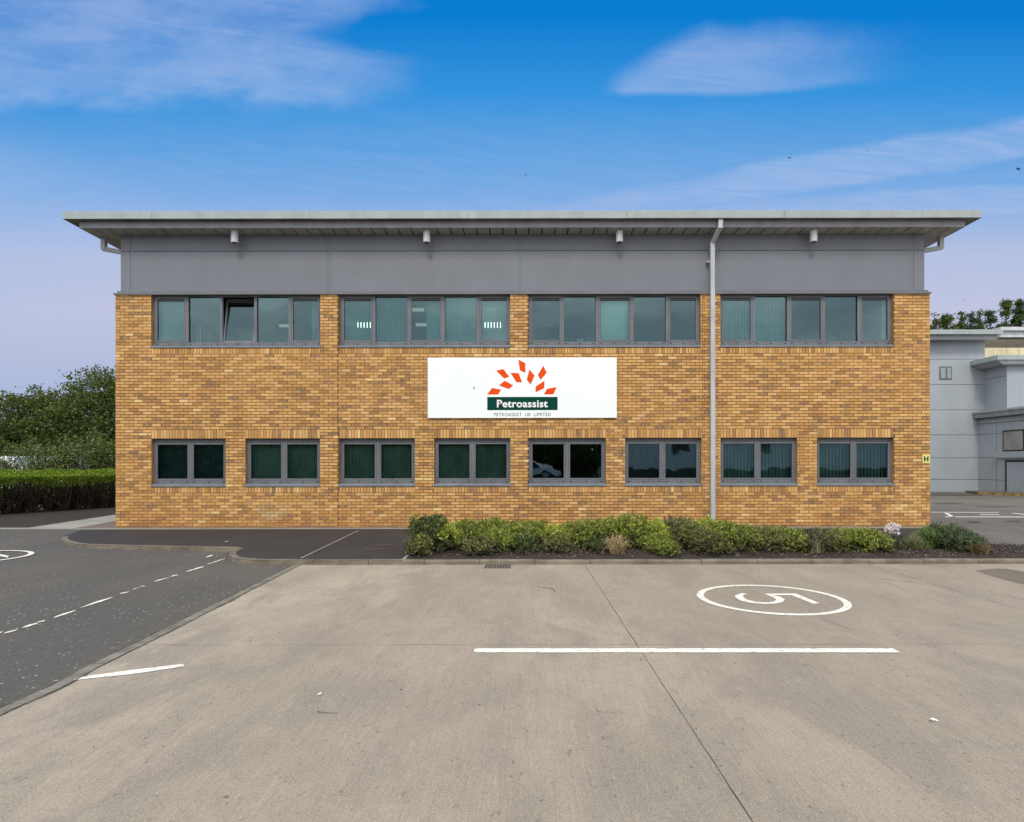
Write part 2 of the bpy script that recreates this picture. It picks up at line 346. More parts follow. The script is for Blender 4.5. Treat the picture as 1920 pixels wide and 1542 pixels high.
BRICK = mat_brick(); MORTAR = mat_mortar(); CLAD = mat_cladding(); CLAD2 = mat_cladding('pale_grey_cladding', (.345,.385,.42))
FASCIA = mat_paint('pale_grey_fascia', (.33,.38,.385), .4, .06); FASCIA2 = mat_paint('mid_grey_fascia', (.27,.275,.30), .45, .08)
SOFFIT = mat_paint('soffit_grey', (.42,.40,.37), .6, .12); DARK = mat_paint('dark_gap', (.012,.012,.014), .7, .1)
FRAME = mat_paint('window_grey', (.145,.155,.175), .4, .07); SILLM = mat_paint('sill_grey', (.18,.20,.22), .4, .08); BLACK = mat_paint('black_rubber', (.012,.013,.015), .5, .1)
PIPE = mat_paint('pipe_grey', (.46,.48,.50), .4, .07); LAMPM = mat_paint('lamp_white_grey', (.55,.56,.60), .4, .08)
CONC = mat_concrete(); ASPH = mat_asphalt(); FOOT = mat_asphalt('footway_tarmac', (.021,.018,.0175), .06, (.033,.027,.025)); ASPH2 = mat_asphalt('old_asphalt', (.10,.092,.08), .25, (.15,.13,.105))
KERB = mat_kerb(); PAINT = mat_roadpaint(); SOIL = mat_soil()
GLASS_UP = mat_glass('solar_glass', (.48,.72,.70), (.60,.92,.98), .10); GLASS_LO = mat_glass('tinted_glass', (.48,.63,.60), (.62,.84,.86), .14)
BLIND_L = mat_paint('pale_blind', (.36,.46,.45), .8, .08); BLIND_B = mat_paint('bright_blind', (.80,.90,.86), .8, .05); BLIND_D = mat_paint('green_blind', (.34,.47,.40), .8, .12)
BLIND_G = mat_paint('grey_blind', (.10,.12,.12), .8, .15); BLIND_N = mat_paint('navy_blind', (.06,.11,.14), .8, .15)
ROOM = mat_paint('office_wall', (.30,.30,.28), .9, .05); ROOMD = mat_paint('office_floor', (.06,.06,.06), .9, .05)
WHITE = mat_paint('sign_white', (.90,.97,.97), .35, .012); SIGNRED = mat_paint('sign_orange', (.80,.075,.008), .7, .03, spec=.1); SIGNGREEN = mat_paint('sign_green', (.002,.055,.040), .7, .05, spec=.08)
SIGNBLACK = mat_paint('sign_ink', (.004,.006,.006), .6, .02); SIGNWHITE = mat_paint('sign_lettering', (.82,.85,.85), .4, .01); YELLOW = mat_paint('hydrant_yellow', (.78,.80,.22), .5, .05)

# ------------------------------------------------------------------ the setting: ground
def sheet(name, polys, z, mat, mi=None, parent=None):
    mb = MB()
    for p in polys: mb.face([(q[0], q[1], z if len(q) < 3 else q[2]) for q in p])
    o = mb.build(name, mat, parent)
    if parent is None: props(o, kind='structure')
    return o
sheet('ground', [[(-500, -500), (500, -500), (500, 500), (-500, 500)]], ZR-.03, ASPH2)
# asphalt road on the left, rising to be flush with the footpath at the back
def road_z(x, y):
    def st(a, b, t): t = max(0, min(1, (t-a)/(b-a))); return t*t*(3-2*t)
    return ZR + (-.006-ZR)*st(-3.3, -.9, y)*st(-8.2, -9.6, x)
edge = [G(556,1057,ZR), G(420,1124,ZR), G(266,1200,ZR), G(153,1254,ZR), G(94,1287,ZR), G(0,1327,ZR)]
def edge_x(y):
    pts = sorted(edge, key=lambda p: p.y)
    if y <= pts[0].y: return pts[0].x+.0
    if y >= pts[-1].y: return pts[-1].x
    for a, b in zip(pts, pts[1:]):
        if a.y <= y <= b.y: return a.x+(b.x-a.x)*(y-a.y)/(b.y-a.y)
mb = MB(); ys = np.concatenate([np.linspace(-40, -6, 40), np.linspace(-5.6, -.3, 24)])
xs = np.linspace(0, 1, 40)
for i in range(len(ys)-1):
    for j in range(len(xs)-1):
        q = []
        for (yy, t) in ((ys[i], xs[j]), (ys[i], xs[j+1]), (ys[i+1], xs[j+1]), (ys[i+1], xs[j])):
            xr = edge_x(yy) if yy < -5.5 else -3.0
            x = -30+(xr+30)*t; q.append((x, yy, road_z(x, yy)))
        mb.face(q)
props(mb.build('asphalt_road', ASPH), kind='structure')
# concrete yard
CW = .13
yard_edge = [(edge_x(y)+CW, y) for y in (-40, -20, -11.5, -10, -8.5, -7, -6, -5.37)]
yard = sheet('concrete_yard', [yard_edge+[(40, -5.37), (40, -40)]], ZR+.004, CONC)
mb = MB()   # edging channel of stone setts
ye = list(np.arange(-16, -5.37, .6))+[-5.37]
for a, b in zip(ye, ye[1:]):
    g = .006
    mb.hexa([(edge_x(a)+.01, a+g, ZR-.1), (edge_x(a)+CW-.012, a+g, ZR-.1), (edge_x(b)+CW-.012, b-g, ZR-.1), (edge_x(b)+.01, b-g, ZR-.1),
             (edge_x(a)+.01, a+g, ZR+.006), (edge_x(a)+CW-.012, a+g, ZR+.008), (edge_x(b)+CW-.012, b-g, ZR+.008), (edge_x(b)+.01, b-g, ZR+.006)])
props(mb.build('channel', mat_paint('channel_stone', (.19,.178,.15), .85, .2, sc=6)), kind='structure')
JOINT = mat_paint('joint_sealant', (.06,.048,.036), .8, .3, sc=8)
STAIN = MT('wet_edge', .9); STAIN.col(STAIN.mix(STAIN.rng(STAIN.noise(STAIN.pos(), 8, 4), .4, .6), (.05,.042,.032), (.12,.11,.05))); STAIN = STAIN.m
def wob_strip(p0, p1, w_, z, n=60, j=.003, gap=0):
    mb = MB(); p0 = Vector((*p0[:2], 0)); p1 = Vector((*p1[:2], 0)); d = (p1-p0); nrm = Vector((-d.y, d.x, 0)).normalized()
    ofs = [random.uniform(-j, j) for _ in range(n+1)]; ww = [w_*random.uniform(.6, 1.3) for _ in range(n+1)]
    for i in range(n):
        if random.random() < gap: continue
        a = p0+d*(i/n); b = p0+d*((i+1)/n)
        q = [a+nrm*(ofs[i]-ww[i]/2), b+nrm*(ofs[i+1]-ww[i+1]/2), b+nrm*(ofs[i+1]+ww[i+1]/2), a+nrm*(ofs[i]+ww[i]/2)]
        mb.face([(t.x, t.y, z) for t in q])
    return mb
JY = G(980, 1210.5, ZR).y
wob_strip((1.0, -5.6), (1.09, -20), .0052, ZR+.007, 90, .003).build('expansion_joint', JOINT, yard)
wob_strip((edge_x(JY)+CW, JY+.01), (20, JY-.03), .004, ZR+.007, 120, .002, .06).build('expansion_joint', JOINT, yard)
wob_strip((5.55, -5.6), (5.6, -20), .005, ZR+.007, 90, .003, .25).build('expansion_joint', JOINT, yard)
ck = MB()
for pts in (((1006,1100),(1024,1102.5),(1037,1105),(1040,1110)), ((1712,1057.5),(1735,1059),(1760,1060.5),(1786,1061)), ((812,1063),(826,1062)), ((1205,1057.5),(1216,1058.5)), ((1130,1116),(1108,1092)), ((1690,1050+8),(1725,1051+8)), ((1540,1160),(1600,1182)), ((1650,1085),(1720,1092))):
    for a, b in zip(pts, pts[1:]):
        a, b = G(*a, ZR+.0065), G(*b, ZR+.0065); n = 8
        for i in range(n):
            p, q = a.lerp(b, i/n), a.lerp(b, (i+1)/n); w0 = random.uniform(.003, .009); ck.face([(p.x-w0, p.y-w0, p.z), (q.x+w0, q.y-w0, q.z), (q.x+w0, q.y+w0, q.z), (p.x-w0, p.y+w0, p.z)])
ck.build('surface_crack', JOINT, yard)
# damp dirt along both sides of the channel
mb = MB(); yy = list(np.arange(-15, -5.5, .09))
for a, b in zip(yy, yy[1:]):
    wa = .006+.03*abs(math.sin(a*2.1)*math.sin(a*.7+1))*(1 if a < -8 else .4)
    mb.face([(edge_x(a)+CW-.012, a, ZR+.0088), (edge_x(a)+CW-.012+wa, a, ZR+.0088), (edge_x(b)+CW-.012+wa*random.uniform(.6, 1.2), b, ZR+.0088), (edge_x(b)+CW-.012, b, ZR+.0088)])
    wb = .008+.03*abs(math.sin(a*1.3+2)*math.sin(a*.9))
    mb.face([(edge_x(a)+.012-wb, a, ZR+.0088), (edge_x(a)+.012, a, ZR+.0088), (edge_x(b)+.012, b, ZR+.0088), (edge_x(b)+.012-wb*random.uniform(.5, 1.2), b, ZR+.0088)])
mb.build('edge_dirt', STAIN, yard)
# repair patch, right
mb = MB(); mb.face([G(*p, ZR+.008) for p in ((1829,1070),(1868,1066),(1888,1067),(1960,1078),(2060,1092),(2060,1125),(1960,1103),(1905,1092),(1860,1080))])
mb.build('tarmac_patch', mat_asphalt('patch_tarmac', (.125,.10,.074), .05, (.15,.125,.09)), yard)

# painted markings
def paint_poly(pts, name='bay_line', parent=None):
    mb = MB(); mb.face(pts); return mb.build(name, PAINT, parent)
def paint_line(a, b, w_, name='bay_line', parent=yard, z=ZR+.0085):
    return wob_strip(a, b, w_, z, 60, .002).build(name, PAINT, parent)
a_ = G(889,1221.5,ZR); b_ = G(1681,1221.5,ZR)
mb = MB(); n = 90
for i in range(n):
    if True:
        x0 = a_.x+(b_.x-a_.x)*i/n; x1 = a_.x+(b_.x-a_.x)*(i+1)/n
        t0 = .062 if 0 < i else .045; t1 = .062
        y = lambda x: a_.y+(b_.y-a_.y)*(x-a_.x)/(b_.x-a_.x)
        mb.face([(x0, y(x0)-t0+random.uniform(0,.004), ZR+.0085), (x1, y(x1)-t1, ZR+.0085), (x1, y(x1)+t1+random.uniform(-.004,.004), ZR+.0085), (x0, y(x0)+t0, ZR+.0085)])
mb.build('bay_line', PAINT, yard)
paint_poly([G(*p, ZR+.0085) for p in ((137.5,1275.6),(250,1263.8),(343.7,1250.2),(345.5,1247.5),(341,1245.4),(250,1256),(153,1269))], parent=yard)
def ring(cx, cy, r, w_, parent, z, seg=96):
    mb = MB()
    for k in range(seg):
        a0, a1 = 2*math.pi*k/seg, 2*math.pi*(k+1)/seg
        mb.face([(cx+(r-w_)*math.cos(a0), cy+(r-w_)*math.sin(a0), z), (cx+r*math.cos(a0), cy+r*math.sin(a0), z), (cx+r*math.cos(a1), cy+r*math.sin(a1), z), (cx+(r-w_)*math.cos(a1), cy+(r-w_)*math.sin(a1), z)])
    return mb.build('number_ring', PAINT, parent)
ring(3.0, -D+7.70, .868, .085, yard, ZR+.0085)
# the digit 5, its top towards +X, its right side towards the viewer
def zp(x, y): g = G(1280+x/5.333, 1080+y/5.333, ZR+.0085); return g
mb = MB()
outer = [(1130,176),(1372,274),(1306,278),(1086,193),(905,193),(985,212),(1022,240),(1000,262),(930,279),(820,282),(690,272),(580,247),(520,213),(530,193),(590,172),(655,181),(612,190),(600,207),(640,236),(720,257),(820,265),(905,259),(938,241),(905,214),(815,178)]
mb.face([zp(*p) for p in outer]); mb.build('bay_number', PAINT, yard)
road = bpy.data.objects['asphalt_road']
lc = G(39, 1046.5, ZR); ring(lc.x-.925, lc.y, .925, .085, road, road_z(lc.x-.9, lc.y)+.012, 96)
mb = MB(); mb.face([G(*p, ZR+.012) for p in ((0,1039.5),(7,1040.5),(17,1042.5),(14,1046),(9,1044.5),(0,1043))]); mb.build('bay_number', PAINT, road)
def z2(x, y): return G(x/3.2, 970+y/3.2, ZR+.006)
mb = MB()
for (x0, y0, x1, y1) in ((1350,248,1245,282),(1218,295,1118,328),(1070,345,1020,357),(1012,362,922,386),(862,412,848,416),(835,422,795,433),(770,447,718,459),(678,480,482,542),(450,558,325,603),(268,617,228,630),(225,633,132,664),(106,673,28,697),(10,688,-60,712),(1278,226,1236,242)):
    a, b = z2(x0, y0), z2(x1, y1); n = max(3, int((a-b).length/.1)); hw = [random.uniform(.010, .034) for _ in range(n+1)]; hw[0] *= .3; hw[-1] *= .3
    for i in range(n):
        p, q = a.lerp(b, i/n), a.lerp(b, (i+1)/n); o1, o2 = random.uniform(-.008,.008), random.uniform(-.008,.008)
        mb.face([(p.x-hw[i]+o1, p.y, p.z), (p.x+hw[i]+o1, p.y, p.z), (q.x+hw[i+1]+o1, q.y, q.z), (q.x-hw[i+1]+o1, q.y, q.z)])
mb.build('lane_line', PAINT, road)

# footway and kerbs
KY = -5.5
lk = [G(*p, 0) for p in ((116,1006.5),(112,1010),(118,1014.5),(135,1019),(162,1021.5),(250,1024),(350,1026),(446,1027.8))]
nose = [G(*p, 0) for p in ((447,1027.8),(435,1031.5),(428,1036),(427.5,1040.5),(434,1045),(448,1048),(475,1050),(515,1051))]
outer_line = [Vector((p.x, p.y, 0)) for p in lk]
front_line = [Vector((p.x, p.y, 0)) for p in nose]+[Vector((-3.4, KY, 0))]
foot_poly = [(-10.62, -.45)]+[(p.x+.0, p.y, 0) for p in lk]+[(p.x, p.y) for p in nose]+[(-3.4, KY), (-1.94, KY), (-1.94, -3.4), (8.3, -3.4), (10.1, -.45)]
sheet('footway', [[(x[0], x[1]) for x in foot_poly]], -.004, FOOT)
def kerb_run(pts, w_=.125, h=.115, step=.915):
    mb = MB(); pts = [Vector((p[0], p[1], 0)) for p in pts]
    nr = []
    for i in range(len(pts)):
        t = (pts[min(i+1, len(pts)-1)]-pts[max(i-1, 0)]).normalized(); nr.append(Vector((-t.y, t.x, 0)))
    acc = 0
    for i in range(len(pts)-1):
        L0 = (pts[i+1]-pts[i]).length; k = max(1, round(L0/step))
        for j in range(k):
            t0, t1 = j/k, (j+1)/k; g = (.004/L0) if L0 > .4 else 0
            a = pts[i].lerp(pts[i+1], t0+g); b = pts[i].lerp(pts[i+1], t1-g)
            na = nr[i].lerp(nr[i+1], t0).normalized(); nb_ = nr[i].lerp(nr[i+1], t1).normalized()
            dz = random.uniform(-.003, .003); c = .018
            secs = []
            for p, m_ in ((a, na), (b, nb_)):
                q = p+m_*w_
                secs.append([(p.x, p.y, -h), (p.x, p.y, -c+dz), (p.x+m_.x*c, p.y+m_.y*c, dz), (q.x, q.y, dz), (q.x, q.y, -h)])
            A, B = secs
            for r_ in range(4): mb.face([A[r_], B[r_], B[r_+1], A[r_+1]][::-1])
            mb.face(A); mb.face(B[::-1])
    return mb
# direction chosen so that the normal points inwards (to the footway)
props(kerb_run([Vector(p) for p in front_line[:-1]]+[Vector((x, KY, 0)) for x in (-3.4, 20)]).build('kerb', KERB), kind='structure')
props(kerb_run(outer_line).build('kerb', KERB), kind='structure')
# strip along the wall, edgings
GRAV = MT('gravel_strip', .95); _n = GRAV.noise(GRAV.pos(), 30, 4, .7); _c = GRAV.mix(GRAV.rng(_n, .3, .7), (.10,.075,.06), (.27,.22,.17)); _g = GRAV.noise(GRAV.pos(), 1.5, 4)
GRAV.col(GRAV.mix(GRAV.rng(_g, .5, .65, 0, .5), _c, (.09,.10,.045))); GRAV.bump(_n, .8, .02); GRAV = GRAV.m
sheet('gravel_strip', [[(-10.98, -.36), (10.2, -.36), (10.2, .05), (-10.98, .05)], [(-11.1, .05), (-10.05, .05), (-10.05, 14), (-11.3, 14)]], .002, GRAV)
PATHM = MT('path_concrete', .85); _n = PATHM.noise(PATHM.pos(), 1.3, 5); PATHM.col(PATHM.mix(PATHM.rng(_n, .3, .7), (.27,.26,.225), (.36,.345,.30))); PATHM = PATHM.m
sheet('path', [[(-12.2, -.1), (-11.0, -.1), (-11.2, 1.7), (-11.3, 14), (-12.9, 14), (-12.62, 3.8)]], .004, PATHM)
mb = MB(); mb.box(-40, -10.98, -.36, -.1, -.1, .006); mb.box(-10.97, 10.2, -.45, -.365, -.1, .008)
props(mb.build('edging', PATHM), kind='structure')
mb = MB()      # pale edging strips crossing the footway
a, b = G(565,1046.5,0), G(672,995,0); mb.hexa([(a.x-.012,a.y,-.05),(a.x+.012,a.y,-.05),(b.x+.012,b.y,-.05),(b.x-.012,b.y,-.05),(a.x-.012,a.y,.002),(a.x+.012,a.y,.002),(b.x+.012,b.y,.002),(b.x-.012,b.y,.002)])
mb.box(-1.98, -1.93, KY+.13, -3.4, -.05, .01)
props(mb.build('edging', PATHM), kind='structure')
# red-brown stain on footway
mb = MB()
for (px, py, w1, h1) in ((700,1030,28,3.5),(640,1018,22,2.2),(722,1022,26,2.5),(680,1040,18,1.5)):
    c = [G(px+w1*math.cos(t)*random.uniform(.7,1.1), py+h1*math.sin(t)*random.uniform(.7,1.1), .001) for t in np.linspace(0, 2*math.pi, 14, endpoint=False)]
    mb.face(c[::-1])
mb.build('rust_stain', mat_paint('rust_tarmac', (.055,.035,.032), .9, .25, sc=12), bpy.data.objects['footway'])

# planting bed and loose soil
def bed_h(x, y): return .012+.035*math.sin((y+5.45)/2.1*math.pi)*max(0, min(1, (11.2-x)/1.5))+.012*math.sin(x*7.3+y*5)*math.sin(x*2.9)
mb = MB(); bx = np.linspace(-1.92, 11.6, 150); 
def bed_back(x): return -3.4 if x < 8.9 else -3.4+(x-8.9)*(-1.95/2.7)
for i in range(len(bx)-1):
    for j in range(12):
        q = []
        for (x, t) in ((bx[i], j/12), (bx[i+1], j/12), (bx[i+1], (j+1)/12), (bx[i], (j+1)/12)):
            y = -5.37+(bed_back(x)+5.37)*t; q.append((x, y, bed_h(x, y)*min(1, 4*min(t+.02, 1.02-t))))
        mb.face(q)
props(mb.build('planting_bed', SOIL, smooth=True), kind='structure')
hp = [(-17.2,0.0),(-12.25,0.0),(-12.66,3.8),(-12.95,14),(-12.2,14),(-15.2,5.95),(-18.5,-.05)]
sheet('soil_strip', [[(-30,-.08),(-12.22,-.08),(-12.64,3.8),(-12.92,14),(-18,14),(-30,5)]], .001, SOIL)
CHIP = mat_leaf('bark_chip', [(.03,.018,.012),(.06,.038,.025),(.09,.06,.042),(.02,.013,.01),(.045,.03,.02),(.22,.18,.13),(.035,.02,.015),(.34,.30,.25)], .9, 0.0)
n = 9000; x = rng.uniform(-1.85, 11.3, n); y = rng.uniform(-5.36, -3.45, n); k = np.array([bed_back(a) for a in x]) > y+.03; x, y = x[k], y[k]
z = np.array([bed_h(a, b) for a, b in zip(x, y)])+rng.uniform(.002, .016, len(x)); dd = rng.normal(size=(len(x), 3)); dd[:, 2] *= .25
props(leaves('bark_mulch', np.stack([x, y, z], 1), dd, rng.uniform(.012,.05,len(x)), rng.uniform(.006,.02,len(x)), CHIP), kind='stuff', label='brown bark mulch and dead leaves under the shrubs', cat='mulch')
# road on the right of the building
sheet('side_road', [[(10.2, -.45), (10.2, .1), (10.12, .1), (10.12, 19.9), (40, 19.9), (40, -5.37), (11.7, -5.37), (8.9, -3.35), (9.7, -3.3)], [(8.3, -3.4, -.005), (8.9, -3.4, -.005), (11.6, -5.3, -.02), (12.2, -4.6, ZR+.006), (11.2, -.45, ZR+.006), (10.1, -.45, -.005)]], ZR+.006, ASPH2)
rd = bpy.data.objects['side_road']
mb = MB(); mb.box(11.66, 20, -5.375, -5.0, -.1, -.003); props(mb.build('edging', KERB), kind='structure')
mb = MB(); zz = ZR+.012
def quadpx(*ps): mb.face([G(*p, zz) for p in ps])
quadpx((1772,969.9),(1960,970.4),(1960,969.2),(1772,968.8)); quadpx((1745,961.0),(1872,961.6),(1872,960.8),(1745,960.2)); quadpx((1783,969.8),(1791,969.8),(1777,962),(1770,962)); quadpx((1838,965.8),(1874,965.8),(1874,964.8),(1838,964.8)); quadpx((1895,962.5),(1903,962.3),(1960,968),(1945,968))
mb.build('bay_line', PAINT, rd)
mb = MB()
for (px, py, w1, h1) in ((1826,979,12,2.4),(1900,978,17,1.8),(1870,950,40,1.2),(1780,944,30,1.5)):
    mb.face([G(px+w1*math.cos(t)*random.uniform(.7,1.1), py+h1*math.sin(t)*random.uniform(.6,1.1), zz-.001) for t in np.linspace(0, 2*math.pi, 16, endpoint=False)][::-1])
mb.face([G(*p, zz-.001) for p in ((1745,925.9),(1840,926.2),(1846,929.5),(1800,930.5),(1745,930))][::-1])
mb.build('damp_patch', mat_asphalt('damp_tarmac', (.05,.045,.04), .1, (.07,.06,.05)), rd)
mb = MB(); a = G(1835,1010,0); 
mb.face([G(*p, -.002) for p in ((1746,983),(1758,984),(1771,989),(1768,992),(1748,990))][::-1]); mb.build('soil_patch', SOIL, rd)

# drain grate in front of the kerb
gr0, gr1 = G(910.5,1059.6,ZR), G(957.5,1066.6,ZR); dg = empty('drain_grate', ((gr0.x+gr1.x)/2, (gr0.y+gr1.y)/2, ZR), 'rusty iron drain grate set in the concrete against the kerb', 'drain')
x0, x1, y1, y0 = gr0.x, gr1.x-.0, gr0.y, gr1.y
mb = MB(); mb.box(x0, x1, y0, y1, ZR+.0045, ZR+.0068); mb.build('pit', DARK, dg)
mb = MB(); n = 10
for i in range(n): 
    xx = x0+(x1-x0)*i/(n-1); mb.box(xx-.0045, xx+.0045, y0, y1, ZR+.007, ZR+.0095)
for yy in (y0, (y0+y1)/2, y1): mb.box(x0-.012, x1+.012, yy-.012, yy+.012, ZR+.0076, ZR+.010)
mb.build('bars', mat_paint('rusty_iron', (.30,.26,.20), .8, .3, sc=20), dg)

# ------------------------------------------------------------------ the brick office building
BX0, BX1, ZB, ZT, BD = -10.11, 10.12, -.05, 5.80, 14.0
office = empty('office_building', (0, 0, 0), 'two storey buff brick office block with grey cladding and a flat overhanging roof', 'building')
S0 = F/D
fx = lambda px: (px-CX)/S0
UP = [(284,601),(636,957),(991,1314),(1351,1676)]
LO = [(284,423),(460,600),(636,778),(814,957),(991,1136),(1172,1315),(1351,1495),(1532,1676)]
ups = [(fx(a), fx(b), 4.45, 5.80) for a, b in UP]; los = [(fx(a), fx(b), 1.0, 2.2) for a, b in LO]
ops = ups+los
bands = [(a, b, 2.2, 2.425, 's') for a, b, _, _ in los]+[(a, b, .85, 1.0, 's') for a, b, _, _ in los]+[(a, b, 4.225+.075, 4.45, 's') for a, b, _, _ in ups]
def lay_bricks(mb, x0, x1, z0, z1, ops, bands, T, joints=()):
    k = 0; z = z0; P = .225
    def brick(a, b, c, d):
        j = random.uniform(-.0012, .0012)
        vs = [(a,j,c),(b,j,c),(b,j,d),(a,j,d),(a,.012,c),(b,.012,c),(b,.012,d),(a,.012,d)]
        bb = len(mb.v); mb.v += [T(*q) for q in vs]
        for f in ((0,1,2,3),(1,5,6,2),(4,0,3,7),(3,2,6,7),(4,5,1,0)): mb.f.append(tuple(bb+i for i in f)); mb.m.append(0)
    while z < z1-.01:
        zc = z+.0375; cuts = []
        for o in ops:
            if o[2] < zc < o[3]: cuts.append((o[0], o[1]))
        for o in bands:
            if o[2] < zc < o[3]: cuts.append((o[0], o[1]))
        for j in joints: cuts.append((j-.006, j+.006))
        cuts.sort(); iv = []; cur = x0
        for a, b in cuts:
            if a > cur: iv.append((cur, a))
            cur = max(cur, b)
        if cur < x1: iv.append((cur, x1))
        off = (k % 2)*P/2
        for a, b in iv:
            i = math.floor((a-x0-off)/P)
            while True:
                p = x0+off+i*P; q = p+P
                if p >= b-.001: break
                l, r = max(p+.0065, a), min(q-.0065, b)
                if r-l > .02: brick(l, r, z+.0068, z+.0682)
                i += 1
        z += .075; k += 1
    for a, b, c, d, t in bands:
        n = round((b-a)/.075); wd = (b-a)/n
        for i in range(n): brick(a+i*wd+.0055, a+(i+1)*wd-.0055, c+.006, d-.006)
mb = MB(); lay_bricks(mb, BX0, BX1, ZB, ZT, ops, bands, lambda a, b, c: (a, b, c), (fx(634.5), fx(1317.5)))
lay_bricks(mb, 0, BD, ZB, ZT, [], [], lambda a, b, c: (BX1-b, a, c))
lay_bricks(mb, 0, BD, ZB, ZT, [], [], lambda a, b, c: (BX0+b, BD-a, c))
# mortar sheet with openings, reveals
xsb = sorted({BX0+.006, BX1-.006}|{o[0] for o in ops}|{o[1] for o in ops}); zsb = sorted({-.3, ZT}|{o[2] for o in ops}|{o[3] for o in ops})
for a, b in zip(xsb, xsb[1:]):
    for c, d in zip(zsb, zsb[1:]):
        xc, zc = (a+b)/2, (c+d)/2
        if any(o[0] < xc < o[1] and o[2] < zc < o[3] for o in ops): continue
        mb.face([(a,.006,c),(b,.006,c),(b,.006,d),(a,.006,d)], 1)
for a, b, c, d in ops:
    y0, y1 = .0, .22
    mb.face([(a,y0,c),(a,y1,c),(a,y1,d),(a,y0,d)], 2); mb.face([(b,y1,c),(b,y0,c),(b,y0,d),(b,y1,d)], 2)
    mb.face([(a,y0,d),(a,y1,d),(b,y1,d),(b,y0,d)], 2); mb.face([(a,y1,c),(a,y0,c),(b,y0,c),(b,y1,c)], 2)
mb.face([(BX1-.006,.006,-.3),(BX1-.006,BD,-.3),(BX1-.006,BD,ZT),(BX1-.006,.006,ZT)], 1); mb.face([(BX0+.006,BD,-.3),(BX0+.006,.006,-.3),(BX0+.006,.006,ZT),(BX0+.006,BD,ZT)], 1)
mb.face([(BX1,BD,-.3),(BX0,BD,-.3),(BX0,BD,ZT),(BX1,BD,ZT)], 1)
wall = mb.build('wall', [BRICK, MORTAR, mat_paint('brick_reveal', (.40,.22,.09), .85, .2, sc=12)], office)
for j in (fx(634.5), fx(1317.5)):
    mb = MB(); mb.box(j-.005, j+.005, .001, .0055, ZB, 4.45); mb.build('expansion_joint', mat_paint('joint_brown', (.22,.12,.05), .9, .1), wall)
# cladding band with panel joints
YC = .09; cx0, cx1 = -10.03, 10.04; CT = 7.298
zj = U(980, 470.5, YC).z; CB = U(980, 546.5, YC).z
vj = [(fx(p)*(D+YC)/D) for p in (247.5, 618, 975.5, 1339, 1711)]
mb = MB(); seg = [cx0]+vj+[cx1]
for a, b in zip(seg, seg[1:]):
    l = a if a == cx0 else a+.035; r = b if b == cx1 else b-.035
    mb.box(l, r, YC, YC+.05, CB, zj-.007); mb.box(l, r, YC, YC+.05, zj+.007, CT)
for j in vj: mb.box(j-.030, j+.030, YC+.004, YC+.05, CB, CT)
clad = mb.build('cladding', CLAD, office)
mb = MB(); mb.box(cx0, cx1, YC+.02, YC+.055, CB, CT); mb.build('cladding_backing', DARK, clad)
mb = MB(); mb.box(cx0, cx0+.05, YC+.051, BD-.1, CB, CT); mb.box(cx1-.05, cx1, YC+.051, BD-.1, CB, CT); mb.box(cx0, cx1, BD-.1, BD-.05, CB, CT)
mb.build('side_cladding', CLAD, office)
mb = MB()   # drip flashing
mb.box(BX0-.03, BX1+.02, -.035, YC+.04, ZT+.003, ZT+.012); mb.box(BX0-.03, BX1+.02, -.037, -.030, ZT-.028, ZT+.012); mb.box(BX0+.002, BX1-.002, YC-.03, YC-.002, ZT+.012, CB+.01)
mb.box(BX0-.03, BX0-.02, -.03, BD, ZT-.028, ZT+.012); mb.box(BX1+.01, BX1+.02, -.03, BD, ZT-.028, ZT+.012)
mb.build('drip_flashing', FRAME, office)
mb = MB(); mb.box(BX0+.02, BX1-.02, -.028, .0, ZT-.022, ZT+.002); mb.build('flashing_gap', DARK, office)
# roof: soffit boards, lower fascia, eaves, upper fascia
LY, UYf = -.36, -.53; LX, UX = 10.75, 11.04; UZ = 7.466; TZ = 7.642
mb = MB(); n = 67; xs_ = np.linspace(-LX+.02, LX-.02, n+1)
for a, b in zip(xs_, xs_[1:]): mb.box(a+.016, b-.016, LY+.02, YC+.02, CT, CT+.03)
ysf = np.arange(YC+.02, BD, .32)
for s_ in (-1, 1):
    xa, xb = sorted((s_*(10.0), s_*(LX-.02)))
    for a, b in zip(ysf, ysf[1:]): mb.box(xa, xb, a+.007, b-.007, CT+.001, CT+.03)
mb.build('soffit', SOFFIT, office)
mb = MB(); mb.box(-LX+.02, LX-.02, LY+.02, BD+.3, CT+.034, CT+.06); mb.build('roof_deck', DARK, office)
mb = MB(); mb.box(-LX, LX, LY, LY+.02, CT, UZ-.002); mb.box(-LX, -LX+.02, LY+.02, BD+.3, CT, UZ-.002); mb.box(LX-.02, LX, LY+.02, BD+.3, CT, UZ-.002)
mb.build('lower_fascia', FASCIA2, office, bevel=.004)
mb = MB(); mb.box(-UX+.01, UX-.01, UYf+.01, BD+.4, UZ, UZ+.03); mb.build('eaves', mat_paint('eaves_brown', (.17,.165,.155), .7, .25, sc=1.5), office)
mb = MB(); nn = [-UX, -8.9, -5.1, -1.3, 2.5, 6.3, 9.6, UX]
for i, (a, b) in enumerate(zip(nn, nn[1:])):
    zo = random.uniform(-.003, .003); mb.box(a+.002, b-.002, UYf, UYf+.03, UZ-.008+zo, TZ+zo)
mb.box(-UX, -UX+.03, UYf+.03, BD+.4, UZ-.008, TZ); mb.box(UX-.03, UX, UYf+.03, BD+.4, UZ-.008, TZ); mb.box(-UX, UX, BD+.4, BD+.43, UZ, TZ)
mb.build('upper_fascia', FASCIA, office, bevel=.006)
mb = MB(); mb.box(-UX+.03, UX-.03, UYf+.03, BD+.4, TZ-.06, TZ-.02); mb.build('roof', mat_paint('roof_membrane', (.3,.3,.3), .8), office)
